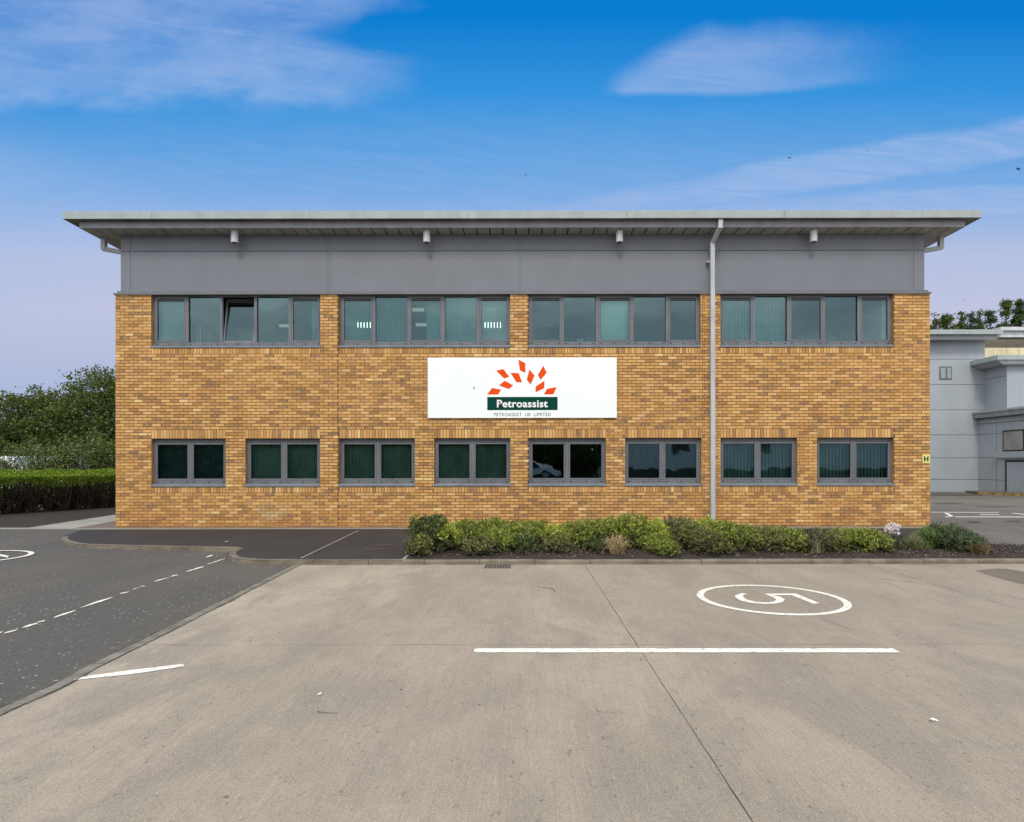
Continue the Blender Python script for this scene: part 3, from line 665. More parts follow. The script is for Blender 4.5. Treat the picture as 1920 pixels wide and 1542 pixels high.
# front rainwater pipe
hp_ = .052
def sqpipe(mb, pts, h):
    for a, b in zip(pts, pts[1:]):
        a, b = Vector(a), Vector(b); d = (b-a).normalized(); sx = Vector((1, 0, 0)) if abs(d.x) < .5 else Vector((0, 1, 0)); sy = d.cross(sx).normalized(); sx = sy.cross(d).normalized()
        mb.hexa([a-sx*h-sy*h, a+sx*h-sy*h, a+sx*h+sy*h, a-sx*h+sy*h, b-sx*h-sy*h, b+sx*h-sy*h, b+sx*h+sy*h, b-sx*h+sy*h])
p1 = U(1350.5, 412, -.43); p2 = U(1350, 429, -.43); p3 = U(1335.5, 456, -.07)
mb = MB(); sqpipe(mb, [(p1.x, p1.y, UZ-.01), tuple(p2)], .054); sqpipe(mb, [(p2.x, p2.y+.02, p2.z+.03), (p3.x, p3.y+.0, p3.z-.0)], .045)
sqpipe(mb, [(p3.x, -.07, p3.z+.02), (p3.x, -.07, .05)], hp_)
dp = mb.build('downpipe', PIPE, office, bevel=.004)
for zc in (6.83, 5.2, 3.85, 2.26, .78):
    mb = MB(); mb.box(p3.x-.057, p3.x+.057, -.127, -.0+(.085 if zc > 5.85 else -.001), zc-.02, zc+.02); mb.build('pipe_collar', PIPE, dp, bevel=.003)
mb = MB(); mb.box(p3.x-.12, p3.x-.05, -.05, .08, 6.55, 6.58); mb.build('pipe_bracket', PIPE, dp)
for s_, pxx in ((-1, 187), (1, 1776)):
    mb = MB(); q = U(pxx, 440, .3); xo = s_*10.62; 
    sqpipe(mb, [(xo, .35, CT+.02), (xo, .35, 7.02)], .055); sqpipe(mb, [(xo+s_*.04, .35, 7.04), (s_*10.15, .42, 6.96)], .05); sqpipe(mb, [(s_*10.17, .42, 7.0), (s_*10.17, .42, .02)], .045)
    mb.build('downpipe', PIPE, office, bevel=.004)

# windows
def window(k, a, b, c, d, upper):
    nl = 5 if upper else 2; YF = .10; fr = .055
    mb = MB(); y0, y1 = YF, YF+.07; sh_ = .085; cz = c+sh_
    e = [a+(b-a)*i/nl for i in range(nl+1)]
    if upper: e[2] += .01; e[3] += .03; e[4] += .05
    mu = .035
    mb.box(a+.002, a+fr, y0, y1, cz, d-.002); mb.box(b-fr, b-.002, y0, y1, cz, d-.002)
    mb.box(a+fr, b-fr, y0, y1, d-.055, d-.002); mb.box(a+fr, b-fr, y0, y1, cz, cz+.075)
    for x in e[1:-1]: mb.box(x-mu, x+mu, y0-.006, y1, cz+.075, d-.055); 
    w_ = mb.build('window', FRAME, office, bevel=.004)
    mb = MB(); mb.box(a-.012 if True else a, b+.004, -.022, YF+.06, c+.003, c+.05); mb.hexa([(a+.002,-.018,c+.05),(b-.002,-.018,c+.05),(b-.002,YF-.002,c+.05),(a+.002,YF-.002,c+.05),(a+.002,-.012,c+.056),(b-.002,-.012,c+.056),(b-.002,YF-.002,c+sh_-.002),(a+.002,YF-.002,c+sh_-.002)])
    mb.build('sill', SILLM, w_, bevel=.003)
    mb = MB()
    for i in range(nl):
        for t in (.1, .5, .9):
            x = e[i]+(e[i+1]-e[i])*t; mb = MB(); mb.box(x-.024, x+.024, y0-.004, y0+.002, cz+.022, cz+.042); mb.build('weep_vent', BLACK, w_)
    pane = MB()
    for i in range(nl):
        l = (a+fr if i == 0 else e[i]+mu); r = (b-fr if i == nl-1 else e[i+1]-mu); zb, zt = cz+.075, d-.055
        sash = (not upper) or i in (0, 2, 4)
        if not sash:
            pane.face([(l, y0+.045, zb),(r, y0+.045, zb),(r, y0+.045, zt),(l, y0+.045, zt)])
            g = MB(); 
            for bx_ in ((l,l+.008,zb,zt),(r-.008,r,zb,zt)): g.box(bx_[0], bx_[1], y0+.03, y0+.044, bx_[2], bx_[3])
            g.box(l+.008, r-.008, y0+.03, y0+.044, zb, zb+.008); g.box(l+.008, r-.008, y0+.03, y0+.044, zt-.008, zt); g.build('gasket', BLACK, w_)
            continue
        opened = upper and k == 0 and i == 2; tilt = .20 if opened else 0; H = zt-zb; sw = .042
        ya = y0-.006 if not opened else y0+.015
        def T(x, y, z): return (x, y+tilt*(z-zb)/H, z)
        m2 = MB()
        def bx2(q0, q1, r0, r1, s0, s1, M_): M_.hexa([T(q0,r0,s0),T(q1,r0,s0),T(q1,r1,s0),T(q0,r1,s0),T(q0,r0,s1),T(q1,r0,s1),T(q1,r1,s1),T(q0,r1,s1)])
        bx2(l+.004, l+sw, ya, ya+.05, zb+.003, zt-.003, m2); bx2(r-sw, r-.004, ya, ya+.05, zb+.003, zt-.003, m2)
        bx2(l+sw, r-sw, ya, ya+.05, zb+.003, zb+sw, m2); bx2(l+sw, r-sw, ya, ya+.05, zt-sw, zt-.003, m2)
        sa = m2.build('sash', FRAME, w_, bevel=.003)
        m3 = MB(); vh = .062 if upper else .058
        bx2(l+sw, r-sw, ya+.012, ya+.03, zt-sw-vh, zt-sw, m3); m3.build('trickle_vent', BLACK, w_)
        m4 = MB(); bx2(l+sw+.01, r-sw-.01, ya+.002, ya+.011, zt-sw-vh+.018, zt-sw-(.032 if upper else .008), m4); m4.build('vent_hood', FRAME if upper else SILLM, w_)
        z1_, z2_ = zb+sw, zt-sw-vh; pane.face([T(l+sw, ya+.03, z1_), T(r-sw, ya+.03, z1_), T(r-sw, ya+.03, z2_), T(l+sw, ya+.03, z2_)])
        m5 = MB(); bx2(l+sw, l+sw+.006, ya+.01, ya+.029, z1_, z2_, m5); bx2(r-sw-.006, r-sw, ya+.01, ya+.029, z1_, z2_, m5); bx2(l+sw+.006, r-sw-.006, ya+.01, ya+.029, z1_, z1_+.006, m5); m5.build('gasket', BLACK, w_)
    pane.build('pane', GLASS_UP if upper else GLASS_LO, w_)
    return w_, e
def slats(mb, x0, x1, y, z0, z1, gap=.012, ang=.5, p=.085, mi=0):
    x = x0
    while x < x1-.01:
        r = min(x+p-gap, x1); h = (r-x)/2; xc = (x+r)/2; c_, s_ = math.cos(ang)*h*1.05, math.sin(ang)*h
        mb.face([(xc-c_, y-s_, z0), (xc+c_, y+s_, z0), (xc+c_, y+s_, z1), (xc-c_, y-s_, z1)], mi); x += p
UB = [ 'pooop', 'ssoss', 'ooboo', 'ssoop' ]
for k, (a, b, c, d) in enumerate(ups):
    w_, e = window(k, a, b, c, d, True)
    for i, ch in enumerate(UB[k]):
        mb = MB(); mb2 = MB()
        l, r = e[i]+.01, e[i+1]-.01
        if ch == 's': slats(mb, l, r, .30, c+.1, d-.02, .014, .12, .078)
        if ch == 'b': slats(mb2, l, r, .27, c+.1, d-.02, .002, .0, .09)
        if ch == 'p':
            if k == 0 and i == 0: slats(mb, l+.1, r-.09, .30, c+.1, d-.02, .0, .0, .09)
            elif k == 0: slats(mb, r-.30, r, .30, c+.1, d-.02, .0, .0, .09)
            else: slats(mb2, r-.12, r, .30, c+.1, d-.02, .0, .0, .09)
        if k == 1 and i == 2: slats(mb, e[2]+.42, e[3]-.02, .30, c+.1, d-.02, .0, .0, .09)
        if mb.v: mb.build('vertical_blind', BLIND_L, w_)
        if mb2.v: mb2.build('vertical_blind', BLIND_B, w_)
    if k == 0:
        mb = MB()
        for px, y0 in ((370.5,612),(375.5,613),(384.2,623),(390.2,625),(394.5,627)):
            p = U(px, y0, .3); mb.box(p.x-(.010 if px == 375.5 else .005), p.x+(.010 if px == 375.5 else .005), .295, .305, c+.12, p.z)
        mb.build('painted_light_slit', mat_paint('light_slit_white', (.85,.85,.85), .6, .01), w_)  # light through gaps behind the window, painted as thin white strips
LB = ['N', 'D', 'D', 'D', 'x', 'g', 'D', 'D']
for k, (a, b, c, d) in enumerate(los):
    w_, e = window(k, a, b, c, d, False)
    if LB[k] == 'x': continue
    for l_, r_ in ((a+.01, (a+b)/2-.02), ((a+b)/2+.02, b-.01)):
        mb = MB(); slats(mb, l_, r_, .28, c+.08, d-.02, .012, .30, .085); mb.build('vertical_blind', {'N': BLIND_N, 'D': BLIND_D, 'g': BLIND_G}[LB[k]], w_)
    if k == 2:
        mb = MB()
        q0, q1 = U(645.5, 899, .128), U(655.5, 891.5, .128); mb.box(q0.x, q1.x, .128, .129, q0.z, q1.z); q0, q1 = U(731, 900, .128), U(744, 893.5, .128); mb.box(q0.x, q1.x, .128, .129, q0.z, q1.z)
        st_ = mb.build('window_sticker', mat_paint('sticker_teal', (.16,.32,.30), .5), w_)
        mb = MB(); q0, q1 = U(734, 898.8, .126), U(741, 895, .126); mb.box(q0.x, q1.x, .1262, .1275, q0.z, q1.z); mb.build('sticker_print', BLACK, w_)
# rooms behind the glass
mb = MB(); mb.box(BX0+.3, BX1-.3, .35, 5.6, 3.0, 3.9, 1); mb.face([(BX0+.3,5.6,-.05),(BX1-.3,5.6,-.05),(BX1-.3,5.6,6.4),(BX0+.3,5.6,6.4)], 0)
mb.face([(BX0+.3,.3,6.3),(BX1-.3,.3,6.3),(BX1-.3,5.6,6.3),(BX0+.3,5.6,6.3)], 0); mb.face([(BX0+.3,.3,.02),(BX1-.3,.3,.02),(BX1-.3,5.6,.02),(BX0+.3,5.6,.02)], 1)
for x in (-9.8, -4.8, -.1, 4.67, 9.8): mb.box(x-.05, x+.05, .25, 5.6, 0, 6.3, 0)
mb.box(BX0+.1, BX1-.1, .225, .3, 2.25, 4.4, 1); mb.box(BX0+.1, BX1-.1, .225, .3, -.05, .95, 1); mb.box(BX0+.1, BX1-.1, .225, .3, 5.85, 6.4, 1)
mb.build('interior', [ROOM, ROOMD], office)
EM = mat_emit('office_tube_light', (1, .93, .8), 6.0)
for (pa, pb, py, Y) in ((657,697,608.5,2.6),(906,940,608.5,2.6),(773,795,582,1.9),(780,800,610,2.9),(905,930,581,1.9),(524,545,612,3.0)):
    p, q = U(pa, py, Y), U(pb, py, Y); mb = MB(); mb.box(p.x, q.x, Y-.05, Y+.05, p.z-(.09 if pa in (657,906) else .025), p.z+.05)
    mb.build('ceiling_light', EM if pa in (657, 906) else mat_emit('dim_tube_light', (1,.93,.8), .32), office)
mb = MB()   # small items on the office window boards
for (px, w1, h1, k) in ((428,7,5,0),(449,9,5,0),(1022,5,4,2),(1070,4,5,2),(1088,12,8,2),(1038,4,3,2)):
    p = U(px, 644, .45); mb.box(p.x-w1/150, p.x+w1/150, .42, .5, 4.55, 4.55+.09+h1/75.5)
mb.build('desk_item', mat_paint('pale_plastic', (.6,.6,.55), .6), office)

# cylindrical lights under the soffit
def cyl(mb, c, r, z0, z1, n=20, mi=0): mb.tube([(c[0], c[1], z0), (c[0], c[1], z1)], r, n, mi)
where = ['above the first upper window from the left', 'above the second upper window from the left', 'just left of the front downpipe', 'rightmost of the four, beyond the downpipe']
for i, px in enumerate((440, 800, 1161.5, 1525.5)):
    p = U(px, 434, -.15); t = empty('soffit_light', (p.x, p.y, CT), 'grey cylinder light under the roof overhang '+where[i], 'light', 'cylinder lights under the roof overhang')
    mb = MB(); cyl(mb, (p.x, p.y), .088, CT-.29, CT-.002); mb.build('lamp_body', LAMPM, t, bevel=.006)
    mb = MB(); cyl(mb, (p.x, p.y), .07, CT-.296, CT-.291); mb.build('lamp_lens', mat_paint('lens_dark', (.10,.10,.11), .2), t)

# ------------------------------------------------------------------ signs
def text_mesh(body, x0, x1, z0, z1, y, mat, name, parent, offset=0.0, spacing=1.0, shear=0):
    cu = bpy.data.curves.new(name, 'FONT'); cu.body = body; cu.offset = offset; cu.space_character = spacing; cu.extrude = .0; cu.resolution_u = 6
    ob = bpy.data.objects.new(name, cu); C.objects.link(ob); bpy.context.view_layer.update()
    me = bpy.data.meshes.new_from_object(ob.evaluated_get(bpy.context.evaluated_depsgraph_get())); bpy.data.objects.remove(ob)
    xs = [v_.co.x for v_ in me.vertices]; ys = [v_.co.y for v_ in me.vertices]; ax, bx_, ay, by = min(xs), max(xs), min(ys), max(ys)
    for v_ in me.vertices: v_.co = (x0+(v_.co.x-ax)/(bx_-ax)*(x1-x0), y, z0+(v_.co.y-ay)/(by-ay)*(z1-z0))
    me.materials.clear(); me.materials.append(mat); me.name = name
    o = bpy.data.objects.new(name, me); C.objects.link(o); o.parent = parent; o.matrix_parent_inverse = root_matrix(parent).inverted(); return o
SY = -.05; ss = F/(D+SY)
def sp(zx, zy, y=SY): px, py = 780+zx/4.8, 650+zy/4.8; return ((px-CX)/ss, y, CZ+(HY-py)/ss)
a, b = sp(107, 643), sp(1808, 100)
sign = empty('wall_sign', ((a[0]+b[0])/2, 0, (a[2]+b[2])/2), 'large white sign board with orange sunburst emblem and green name band on the brick wall', 'sign')
mb = MB(); mb.box(a[0], b[0], SY, -.004, a[2], b[2]); board = mb.build('sign_board', WHITE, sign, bevel=.003)
RH = [[(922,118),(985,150),(985,238),(937,215)], [(722,217),(788,203),(840,272),(795,288)], [(852,237),(925,240),(955,322),(905,322)], [(1022,207),(1068,262),(1033,342),(998,300)],
      [(1148,172),(1176,238),(1122,301),(1098,255)], [(748,350),(800,308),(876,350),(837,383)], [(643,432),(685,372),(767,388),(740,432)], [(1077,362),(1157,308),(1155,375),(1078,413)], [(1152,432),(1178,382),(1266,365),(1238,431)]]
mb = MB()
for r_ in RH:
    q = [sp(x, y, SY-.003) for x, y in r_][::-1]; mb.face(q)
mb.build('emblem', SIGNRED, sign)
a, b = sp(642, 573), sp(1275, 454); mb = MB(); mb.box(a[0], b[0], SY-.003, SY-.001, a[2], b[2]); mb.build('name_band', SIGNGREEN, sign)
a, b = sp(729, 549), sp(1187, 480); text_mesh('Petroassist', a[0], b[0], a[2], b[2], SY-.006, SIGNWHITE, 'lettering', sign, offset=.026, spacing=1.06)
a, b = sp(704, 627), sp(1214, 596); text_mesh('PETROASSIST  UK  LIMITED', a[0], b[0], a[2], b[2], SY-.003, SIGNBLACK, 'lettering', sign, offset=.0, spacing=1.10)
mb = MB(); mb.face([sp(*q, SY-.008) for q in ((741,497),(757,520),(769,520),(756,497))][::-1]); mb.build('emblem_accent', mat_paint('sign_crimson', (.35,.05,.06), .5), sign)
mb = MB(); mb.face([sp(*q, SY-.003) for q in ((517,375),(520,360),(527,362),(531,380),(524,389),(517,384))][::-1]); mb.build('mark', mat_paint('grey_mark', (.25,.25,.25), .7), sign)
def hp2(x, y): return U(x, y, -.012)
hs = empty('hydrant_sign', U(1737, 860, 0), 'small yellow plate with a black letter H at the right corner of the brick wall', 'sign')
a, b = hp2(1730, 868.2), hp2(1743.4, 853); mb = MB(); mb.box(a.x, b.x, -.012, -.003, a.z, b.z); mb.build('plate', YELLOW, hs)
mb = MB(); w_ = (b.x-a.x); h_ = b.z-a.z; x0 = a.x; z0 = a.z
mb.box(x0+.17*w_, x0+.36*w_, -.0145, -.0125, z0+.16*h_, z0+.84*h_); mb.box(x0+.64*w_, x0+.83*w_, -.0145, -.0125, z0+.16*h_, z0+.84*h_); mb.box(x0+.36*w_, x0+.64*w_, -.0145, -.0125, z0+.42*h_, z0+.58*h_); mb.box(x0+.47*w_, x0+.56*w_, -.0145, -.0125, z0+.2*h_, z0+.3*h_)
mb.build('lettering', BLACK, hs)

# ------------------------------------------------------------------ grey building on the right
Y2 = 20.0; nb_ = empty('grey_building', (22, Y2, 0), 'pale grey panel clad building with stepped canopies beyond the side road', 'building')
s2 = F/(Y2+D); gxx = lambda px: (px-CX)/s2; gzz = lambda py: CZ+(HY-py)/s2
xr = gxx(1847); rows = [gzz(p) for p in (924.5, 900.5, 860, 817, 770, 722.5, 675, 637)]
mb = MB()
for a, b in zip(rows, rows[1:]):
    mb.box(8, xr, Y2, Y2+.1, a+.012, b-.012)
mb.box(8, xr, Y2+.11, Y2+14, -.2, gzz(634))
mb.build('wall', CLAD2, nb_)
mb = MB(); mb.box(8, xr-.01, Y2+.03, Y2+.105, rows[0], rows[-1]); mb.build('panel_joint', mat_paint('joint_grey', (.06,.065,.07), .7), nb_)
mb = MB(); mb.box(8, xr-.01, Y2+.02, Y2+.08, -.2, rows[0]); mb.build('plinth', mat_paint('red_plinth', (.06,.035,.028), .8, .2), nb_)
p = U(1881, 618, Y2-.9); q = U(1881, 626.5, Y2-.9); mb = MB(); mb.box(8, p.x, Y2-.9, Y2+14, q.z, p.z); mb.build('upper_fascia', FASCIA, nb_)
p = U(1870, 627, Y2-.7); q = U(1870, 636.5, Y2-.7); mb = MB(); mb.box(8, p.x, Y2-.7, Y2+14, q.z, p.z+.0); mb.build('lower_fascia', FASCIA2, nb_)
wa, wb = U(1761.5, 712, Y2-.02), U(1784.5, 687.5, Y2-.02)
mb = MB(); mb.box(wa.x, wb.x, Y2-.03, Y2-.002, wa.z, wb.z); wd = mb.build('window', mat_paint('window_dark_grey', (.12,.13,.145), .5), nb_)
mb = MB(); mid = wa.x+(wb.x-wa.x)*.56
for (l, r) in ((wa.x+.06, mid-.06), (mid+.04, wb.x-.06)):
    for j in range(5):
        zz0 = wa.z+.07+(wb.z-wa.z-.14)*j/5; mb.box(l, r, Y2-.045, Y2-.032, zz0+.008, zz0+(wb.z-wa.z-.14)/5-.008)
mb.build('louvre', FASCIA, wd)
# upper projecting box and its canopy
XS = xr-.02; YS = 18.35
mb = MB(); mb.box(XS, 34, YS, Y2+10, 4.45, CZ+(HY-684)/(F/(YS+D))); mb.build('upper_storey', CLAD2, nb_)
mb = MB(); mb.box(XS-.004, XS+.02, YS+.05, Y2-.01, 6.25, 6.27); mb.build('panel_joint', DARK, nb_)
xc_ = 25.15; zt_ = 7.30; mb = MB(); mb.box(xc_, 34, 17.9, Y2+9, zt_-.27, zt_); mb.build('canopy', FASCIA, nb_, bevel=.02)
mb = MB(); mb.hexa([(xc_+.35, 18.0, zt_-.5),(34,18.2,zt_-.5),(34,Y2+5,zt_-.5),(xc_+.5,Y2+5,zt_-.5),(xc_+.05,17.95,zt_-.272),(34,17.95,zt_-.272),(34,Y2+5,zt_-.272),(xc_+.05,Y2+5,zt_-.272)]); mb.build('canopy_soffit', FASCIA2, nb_)
# lower storey with side wall facing the yard
XL = 25.62; mb = MB(); z_of = lambda py, px: CZ+(HY-py)/((px-CX)/XL)
yl = lambda px: F/((px-CX)/XL)-D
segs = [(yl(1868)+.02, Y2-.002), (11.0, yl(1868)-.02)]
for (c, d) in segs:
    for a, b in zip([-.1]+rows[1:4], rows[1:4]+[4.0]): mb.box(XL, XL+.1, c, d, a+.012, b-.012)
mb.box(XL+.101, 34, 11.0, Y2, -.2, 4.1); mb.build('lower_storey', CLAD2, nb_)
mb = MB(); mb.box(XL+.03, XL+.12, 11.05, Y2-.01, -.05, 4.0); mb.build('panel_joint', mat_paint('joint_grey2', (.10,.105,.11), .7), nb_)
zt2 = 4.40; mb = MB(); mb.box(XL-.28, 34, 10.5, Y2-.003, zt2-.34, zt2); mb.build('canopy', FASCIA2, nb_, bevel=.02)
mb = MB(); mb.box(XL-.36, XL-.285, 10.5, Y2-.003, zt2-.08, zt2+.03); mb.box(XL-.1, XL-.002, 11, Y2-.003, zt2-.62, zt2-.56); mb.build('gutter', FASCIA, nb_)
y_a, y_b = yl(1881), yl(1960)
mb = MB(); mb.box(XL-.03, XL-.003, y_b, y_a, z_of(848,1881), z_of(809,1881)); wq = mb.build('window', BLACK, nb_)
mb = MB(); mb.box(XL-.045, XL-.032, (y_a*.48+y_b*.52)+.05, y_a-.09, z_of(848,1881)+.06, z_of(809,1881)-.08); mb.box(XL-.045, XL-.032, y_b, (y_a*.48+y_b*.52)-.05, z_of(848,1881)+.06, z_of(809,1881)-.08)
mb.build('pane', mat_paint('beige_pane', (.30,.29,.27), .3, .12), wq)
mb = MB(); mb.box(XL-.16, XL-.004, y_b, yl(1870), z_of(860,1881), z_of(849,1881)); mb.build('lintel', CLAD2, nb_)
y_a = yl(1885); mb = MB(); mb.box(XL-.02, XL-.003, y_b, y_a, -.02, z_of(864,1885)); dq = mb.build('door', BLACK, nb_)
mb = MB(); mb.box(XL-.035, XL-.022, y_b+.6, y_a-.14, -.01, z_of(864,1885)-.12); mb.build('door_leaf', CLAD2, dq)
# rooftop screen behind
mb = MB(); p, q = U(1845, 667, 21.5), U(1846, 652.5, 21.5); mb.box(xr+.05, 36, 21.5, 21.6, p.z-.3, q.z)
for i in range(7): mb.box(xr+.1+i*.75, xr+.14+i*.75, 21.46, 21.498, p.z-.3, q.z)
mb.build('parapet', mat_paint('cream_parapet', (.62,.54,.36), .6, .08), nb_)
mb = MB(); mb.box(xr+.06, 36, 22.2, 22.3, gzz(668), CZ+(HY-632)/(F/(22.2+D))); mb.build('roof_screen', mat_glass('smoked_screen', (.42,.38,.28), (.6,.55,.45), .15), nb_)
q0, q1, q2 = U(1876, 632.5, 21.9), U(1876, 621, 21.9), U(1872, 614.5, 21.9); mb = MB(); mb.box(q0.x, 38, 21.9, 24, q0.z, q1.z-.02); mb.box(q2.x, 38, 21.7, 24, q1.z, q2.z)
mb.build('gutter', mat_paint('white_gutter', (.55,.56,.60), .4, .1), nb_)
# loading step
st_ = empty('loading_step', (25, 17, ZR), 'low concrete step with a yellow painted edge in front of the grey building', 'step')
mb = MB(); a, b, c = G(1838,932,.0), G(1850,938,.0), G(1960,941,.0); zt = .06
mb.prism([(U(1838,930,18.0).x,18.0),(XL-.05,18.6),(XL-.05,11),(U(1880,935,15.2).x,15.2)][::-1] if False else [(23.9,17.6),(25.6,14.6),(25.6,19.0),(24.2,19.0)], ZR, zt); mb.build('step_top', ASPH2, st_)
mb = MB(); mb.face([(23.89,17.6,ZR),(25.59,14.6,ZR),(25.59,14.6,zt-.01),(23.89,17.6,zt-.01)]); mb.build('step_edge', mat_paint('faded_yellow', (.30,.20,.05), .8, .3, sc=6), st_)

# ------------------------------------------------------------------ vegetation
LEAF_TREE = mat_leaf('tree_leaf', [(.085,.12,.022),(.11,.15,.03),(.055,.08,.017),(.13,.17,.038),(.085,.115,.025),(.15,.185,.045)], .75, .3)
LEAF_TREE2 = mat_leaf('pale_tree_leaf', [(.07,.13,.04),(.05,.10,.03),(.09,.15,.05),(.035,.07,.022)])
LEAF_SCRUB = mat_leaf('scrub_leaf', [(.15,.20,.04),(.20,.27,.06),(.09,.13,.03),(.26,.31,.10),(.12,.15,.04),(.07,.10,.025)])
LEAF_HEDGE = mat_leaf('hedge_leaf', [(.17,.27,.014),(.24,.36,.022),(.10,.18,.011),(.31,.43,.035),(.14,.23,.015),(.20,.31,.018)], .5)
BARK = mat_paint('bark', (.07,.055,.042), .9, .3, sc=8); STEM = mat_paint('stem', (.035,.026,.02), .9, .3, sc=20)
def crown_points(cx, cy, cz, rx, ry, rz, ncl, per, spread, shell=.55, flat=1.0):
    d = rng.normal(size=(ncl, 3)); d /= np.linalg.norm(d, axis=1, keepdims=True)
    r = shell+(1-shell)*rng.random(ncl)**.6; lump = 1+.18*np.sin(d[:, 0]*5+cx)*np.cos(d[:, 2]*4+cy)+.10*np.sin(d[:, 1]*9+cx*3)
    cc = np.stack([d[:, 0]*rx, d[:, 1]*ry, d[:, 2]*rz], 1)*(r*lump)[:, None]
    P = np.repeat(cc, per, 0)+rng.normal(size=(ncl*per, 3))*spread*np.array([1, 1, .55*flat])*np.repeat(rng.uniform(.5, 1.3, ncl), per)[:, None]
    D_ = np.repeat(d, per, 0)*.6+rng.normal(size=(ncl*per, 3))*.8; D_[:, 2] -= .1
    return P+np.array([cx, cy, cz]), D_
def tree(name, x, y, h, r, label, group, leaf=LEAF_TREE, ncl=230, per=44, ls=.21, lowfrac=.15, sx=1.0, cat='tree', shell=.45):
    t = empty(name, (x, y, ZR), label, cat, group)
    cz = h*(1+lowfrac)/2; rz = h*(1-lowfrac)/2
    P, D_ = crown_points(x, y, cz, r*sx, r, rz, ncl, per, r*.13, shell)
    leaves('crown', P, D_, rng.uniform(ls*.6, ls*1.3, len(P)), rng.uniform(ls*.35, ls*.7, len(P)), leaf, t)
    mb = MB(); pts = [(x+random.uniform(-.04,.04)*i, y, ZR-.1+i*h*.78/6) for i in range(7)]; mb.tube(pts, [r*.06*(1-.13*i) for i in range(7)], 8)
    for k in range(9):
        z0 = h*random.uniform(.2, .6); th = random.uniform(0, 6.28); ln = r*random.uniform(.5, .85)
        mb.tube([(x, y, z0), (x+math.cos(th)*ln*.5*sx, y+math.sin(th)*ln*.5, z0+ln*.4), (x+math.cos(th)*ln*sx, y+math.sin(th)*ln, z0+ln*.9)], [r*.03, r*.02, r*.006], 6)
    mb.build('trunk', BARK, t, smooth=True); return t
g1 = 'trees beyond the hedge on the left'
tree('deciduous_tree', -27.6, 26, 7.6, 3.3, 'tallest dark green broadleaf tree beyond the hedge, nearest the brick wall corner on the left', g1, ncl=520, per=46, lowfrac=.05)
tree('deciduous_tree', -31.2, 25.5, 6.3, 2.8, 'middle rounded dark tree beyond the hedge, left of the tallest one', g1, ncl=400, per=44, lowfrac=.05)
tree('deciduous_tree', -34.8, 26.5, 4.9, 2.6, 'lower dark tree at the left edge of the photo behind the parked vans', g1, ncl=260, per=34, lowfrac=.05)
tree('deciduous_tree', -24.4, 27.5, 7.7, 2.9, 'dark tree beyond the hedge mostly hidden by the brick wall corner', g1, ncl=460, per=46, lowfrac=.05)
tree('deciduous_tree', -39.0, 29, 5.0, 3.0, 'broad dark tree just past the left edge, behind the row of parked vans', g1, ncl=200, per=30, lowfrac=.05)
tree('deciduous_tree', -43, 27, 4.8, 3.0, 'outermost dark tree of the row beyond the left edge', g1, ncl=160, per=30, lowfrac=.05)
# scrub against the fence
def scrub(x, y, h, r, label, n=60, leaf=LEAF_SCRUB, per=16):
    t = empty('wild_shrub', (x, y, ZR), label, 'shrub', 'wild shrubs growing along the fence'); mb = MB(); Ps = []; Ds = []
    for k in range(n//4):
        th = random.uniform(0, 6.28); q = random.uniform(.2, 1)*r; hh = h*random.uniform(.45, 1.0)
        b = (x+random.uniform(-.2,.2)*r, y+random.uniform(-.2,.2)*r, ZR); m_ = (x+math.cos(th)*q*.5, y+math.sin(th)*q*.3, hh*.55); e = (x+math.cos(th)*q, y+math.sin(th)*q*.5, hh)
        mb.tube([b, m_, e], [.02, .013, .005], 5)
        for j in range(4):
            f = random.uniform(.3, 1.05); c = Vector(m_).lerp(Vector(e), f*1.0) if f > .5 else Vector(b).lerp(Vector(m_), f+.5)
            Ps.append(np.array(c)+rng.normal(size=(per, 3))*np.array([.16, .14, .13])*1.2); Ds.append(rng.normal(size=(per, 3)))
    leaves('foliage', np.concatenate(Ps), np.concatenate(Ds), rng.uniform(.06,.13,len(Ps)*per), rng.uniform(.035,.07,len(Ps)*per), leaf, t); mb.build('stem', STEM, t)
SF = F/(12.2+D)
for (px, py, r, lab, n) in ((128,832,1.0,'loose yellow-green shrub at the left end of the green fence',90),(163,808,1.1,'tallest yellow-green sapling in front of the green fence',130),(192,822,.9,'bushy yellow-green sapling before the fence, beside the brick wall corner',90),(212,828,.8,'pale-tipped shrub partly hidden behind the brick wall corner',60),
                            (92,838,1.1,'olive scrub in front of the parked white cars, left of the fence post',140),(60,834,1.2,'olive brown scrub above the middle of the hedge',150),(22,838,1.1,'low olive scrub above the left end of the hedge, in front of a white van',90),(-20,840,1.1,'olive scrub just past the left edge above the hedge',50)):
    scrub((px-CX)/SF, 12.2, CZ+(HY-py)/SF, r, lab, n)
# palisade fence
FG = mat_paint('fence_green', (.05,.085,.06), .5, .15)
fn = empty('palisade_fence', (-17, 13.2, ZR), 'dark green steel palisade fence behind the yellow-green scrub on the left', 'fence')
xa = (118-CX)/(F/(13.2+D)); mb = MB(); x = xa
while x < -8.5:
    h = 2.25; mb.hexa([(x-.03,13.2,ZR),(x+.03,13.2,ZR),(x+.03,13.22,ZR),(x-.03,13.22,ZR),(x-.03,13.2,h),(x+.03,13.2,h),(x+.03,13.22,h),(x-.03,13.22,h)]); mb.face([(x-.03,13.2,h),(x+.03,13.2,h),(x,13.2,h+.08)]); x += .14
mb.build('pale', FG, fn); mb = MB(); mb.box(xa, -8.5, 13.23, 13.27, .35, .41); mb.box(xa, -8.5, 13.23, 13.27, 1.85, 1.91); mb.build('rail', FG, fn)
for i in range(5): mb = MB(); mb.box(xa+i*2.7-.05, xa+i*2.7+.05, 13.28, 13.36, ZR, 2.3); mb.build('post', FG, fn)
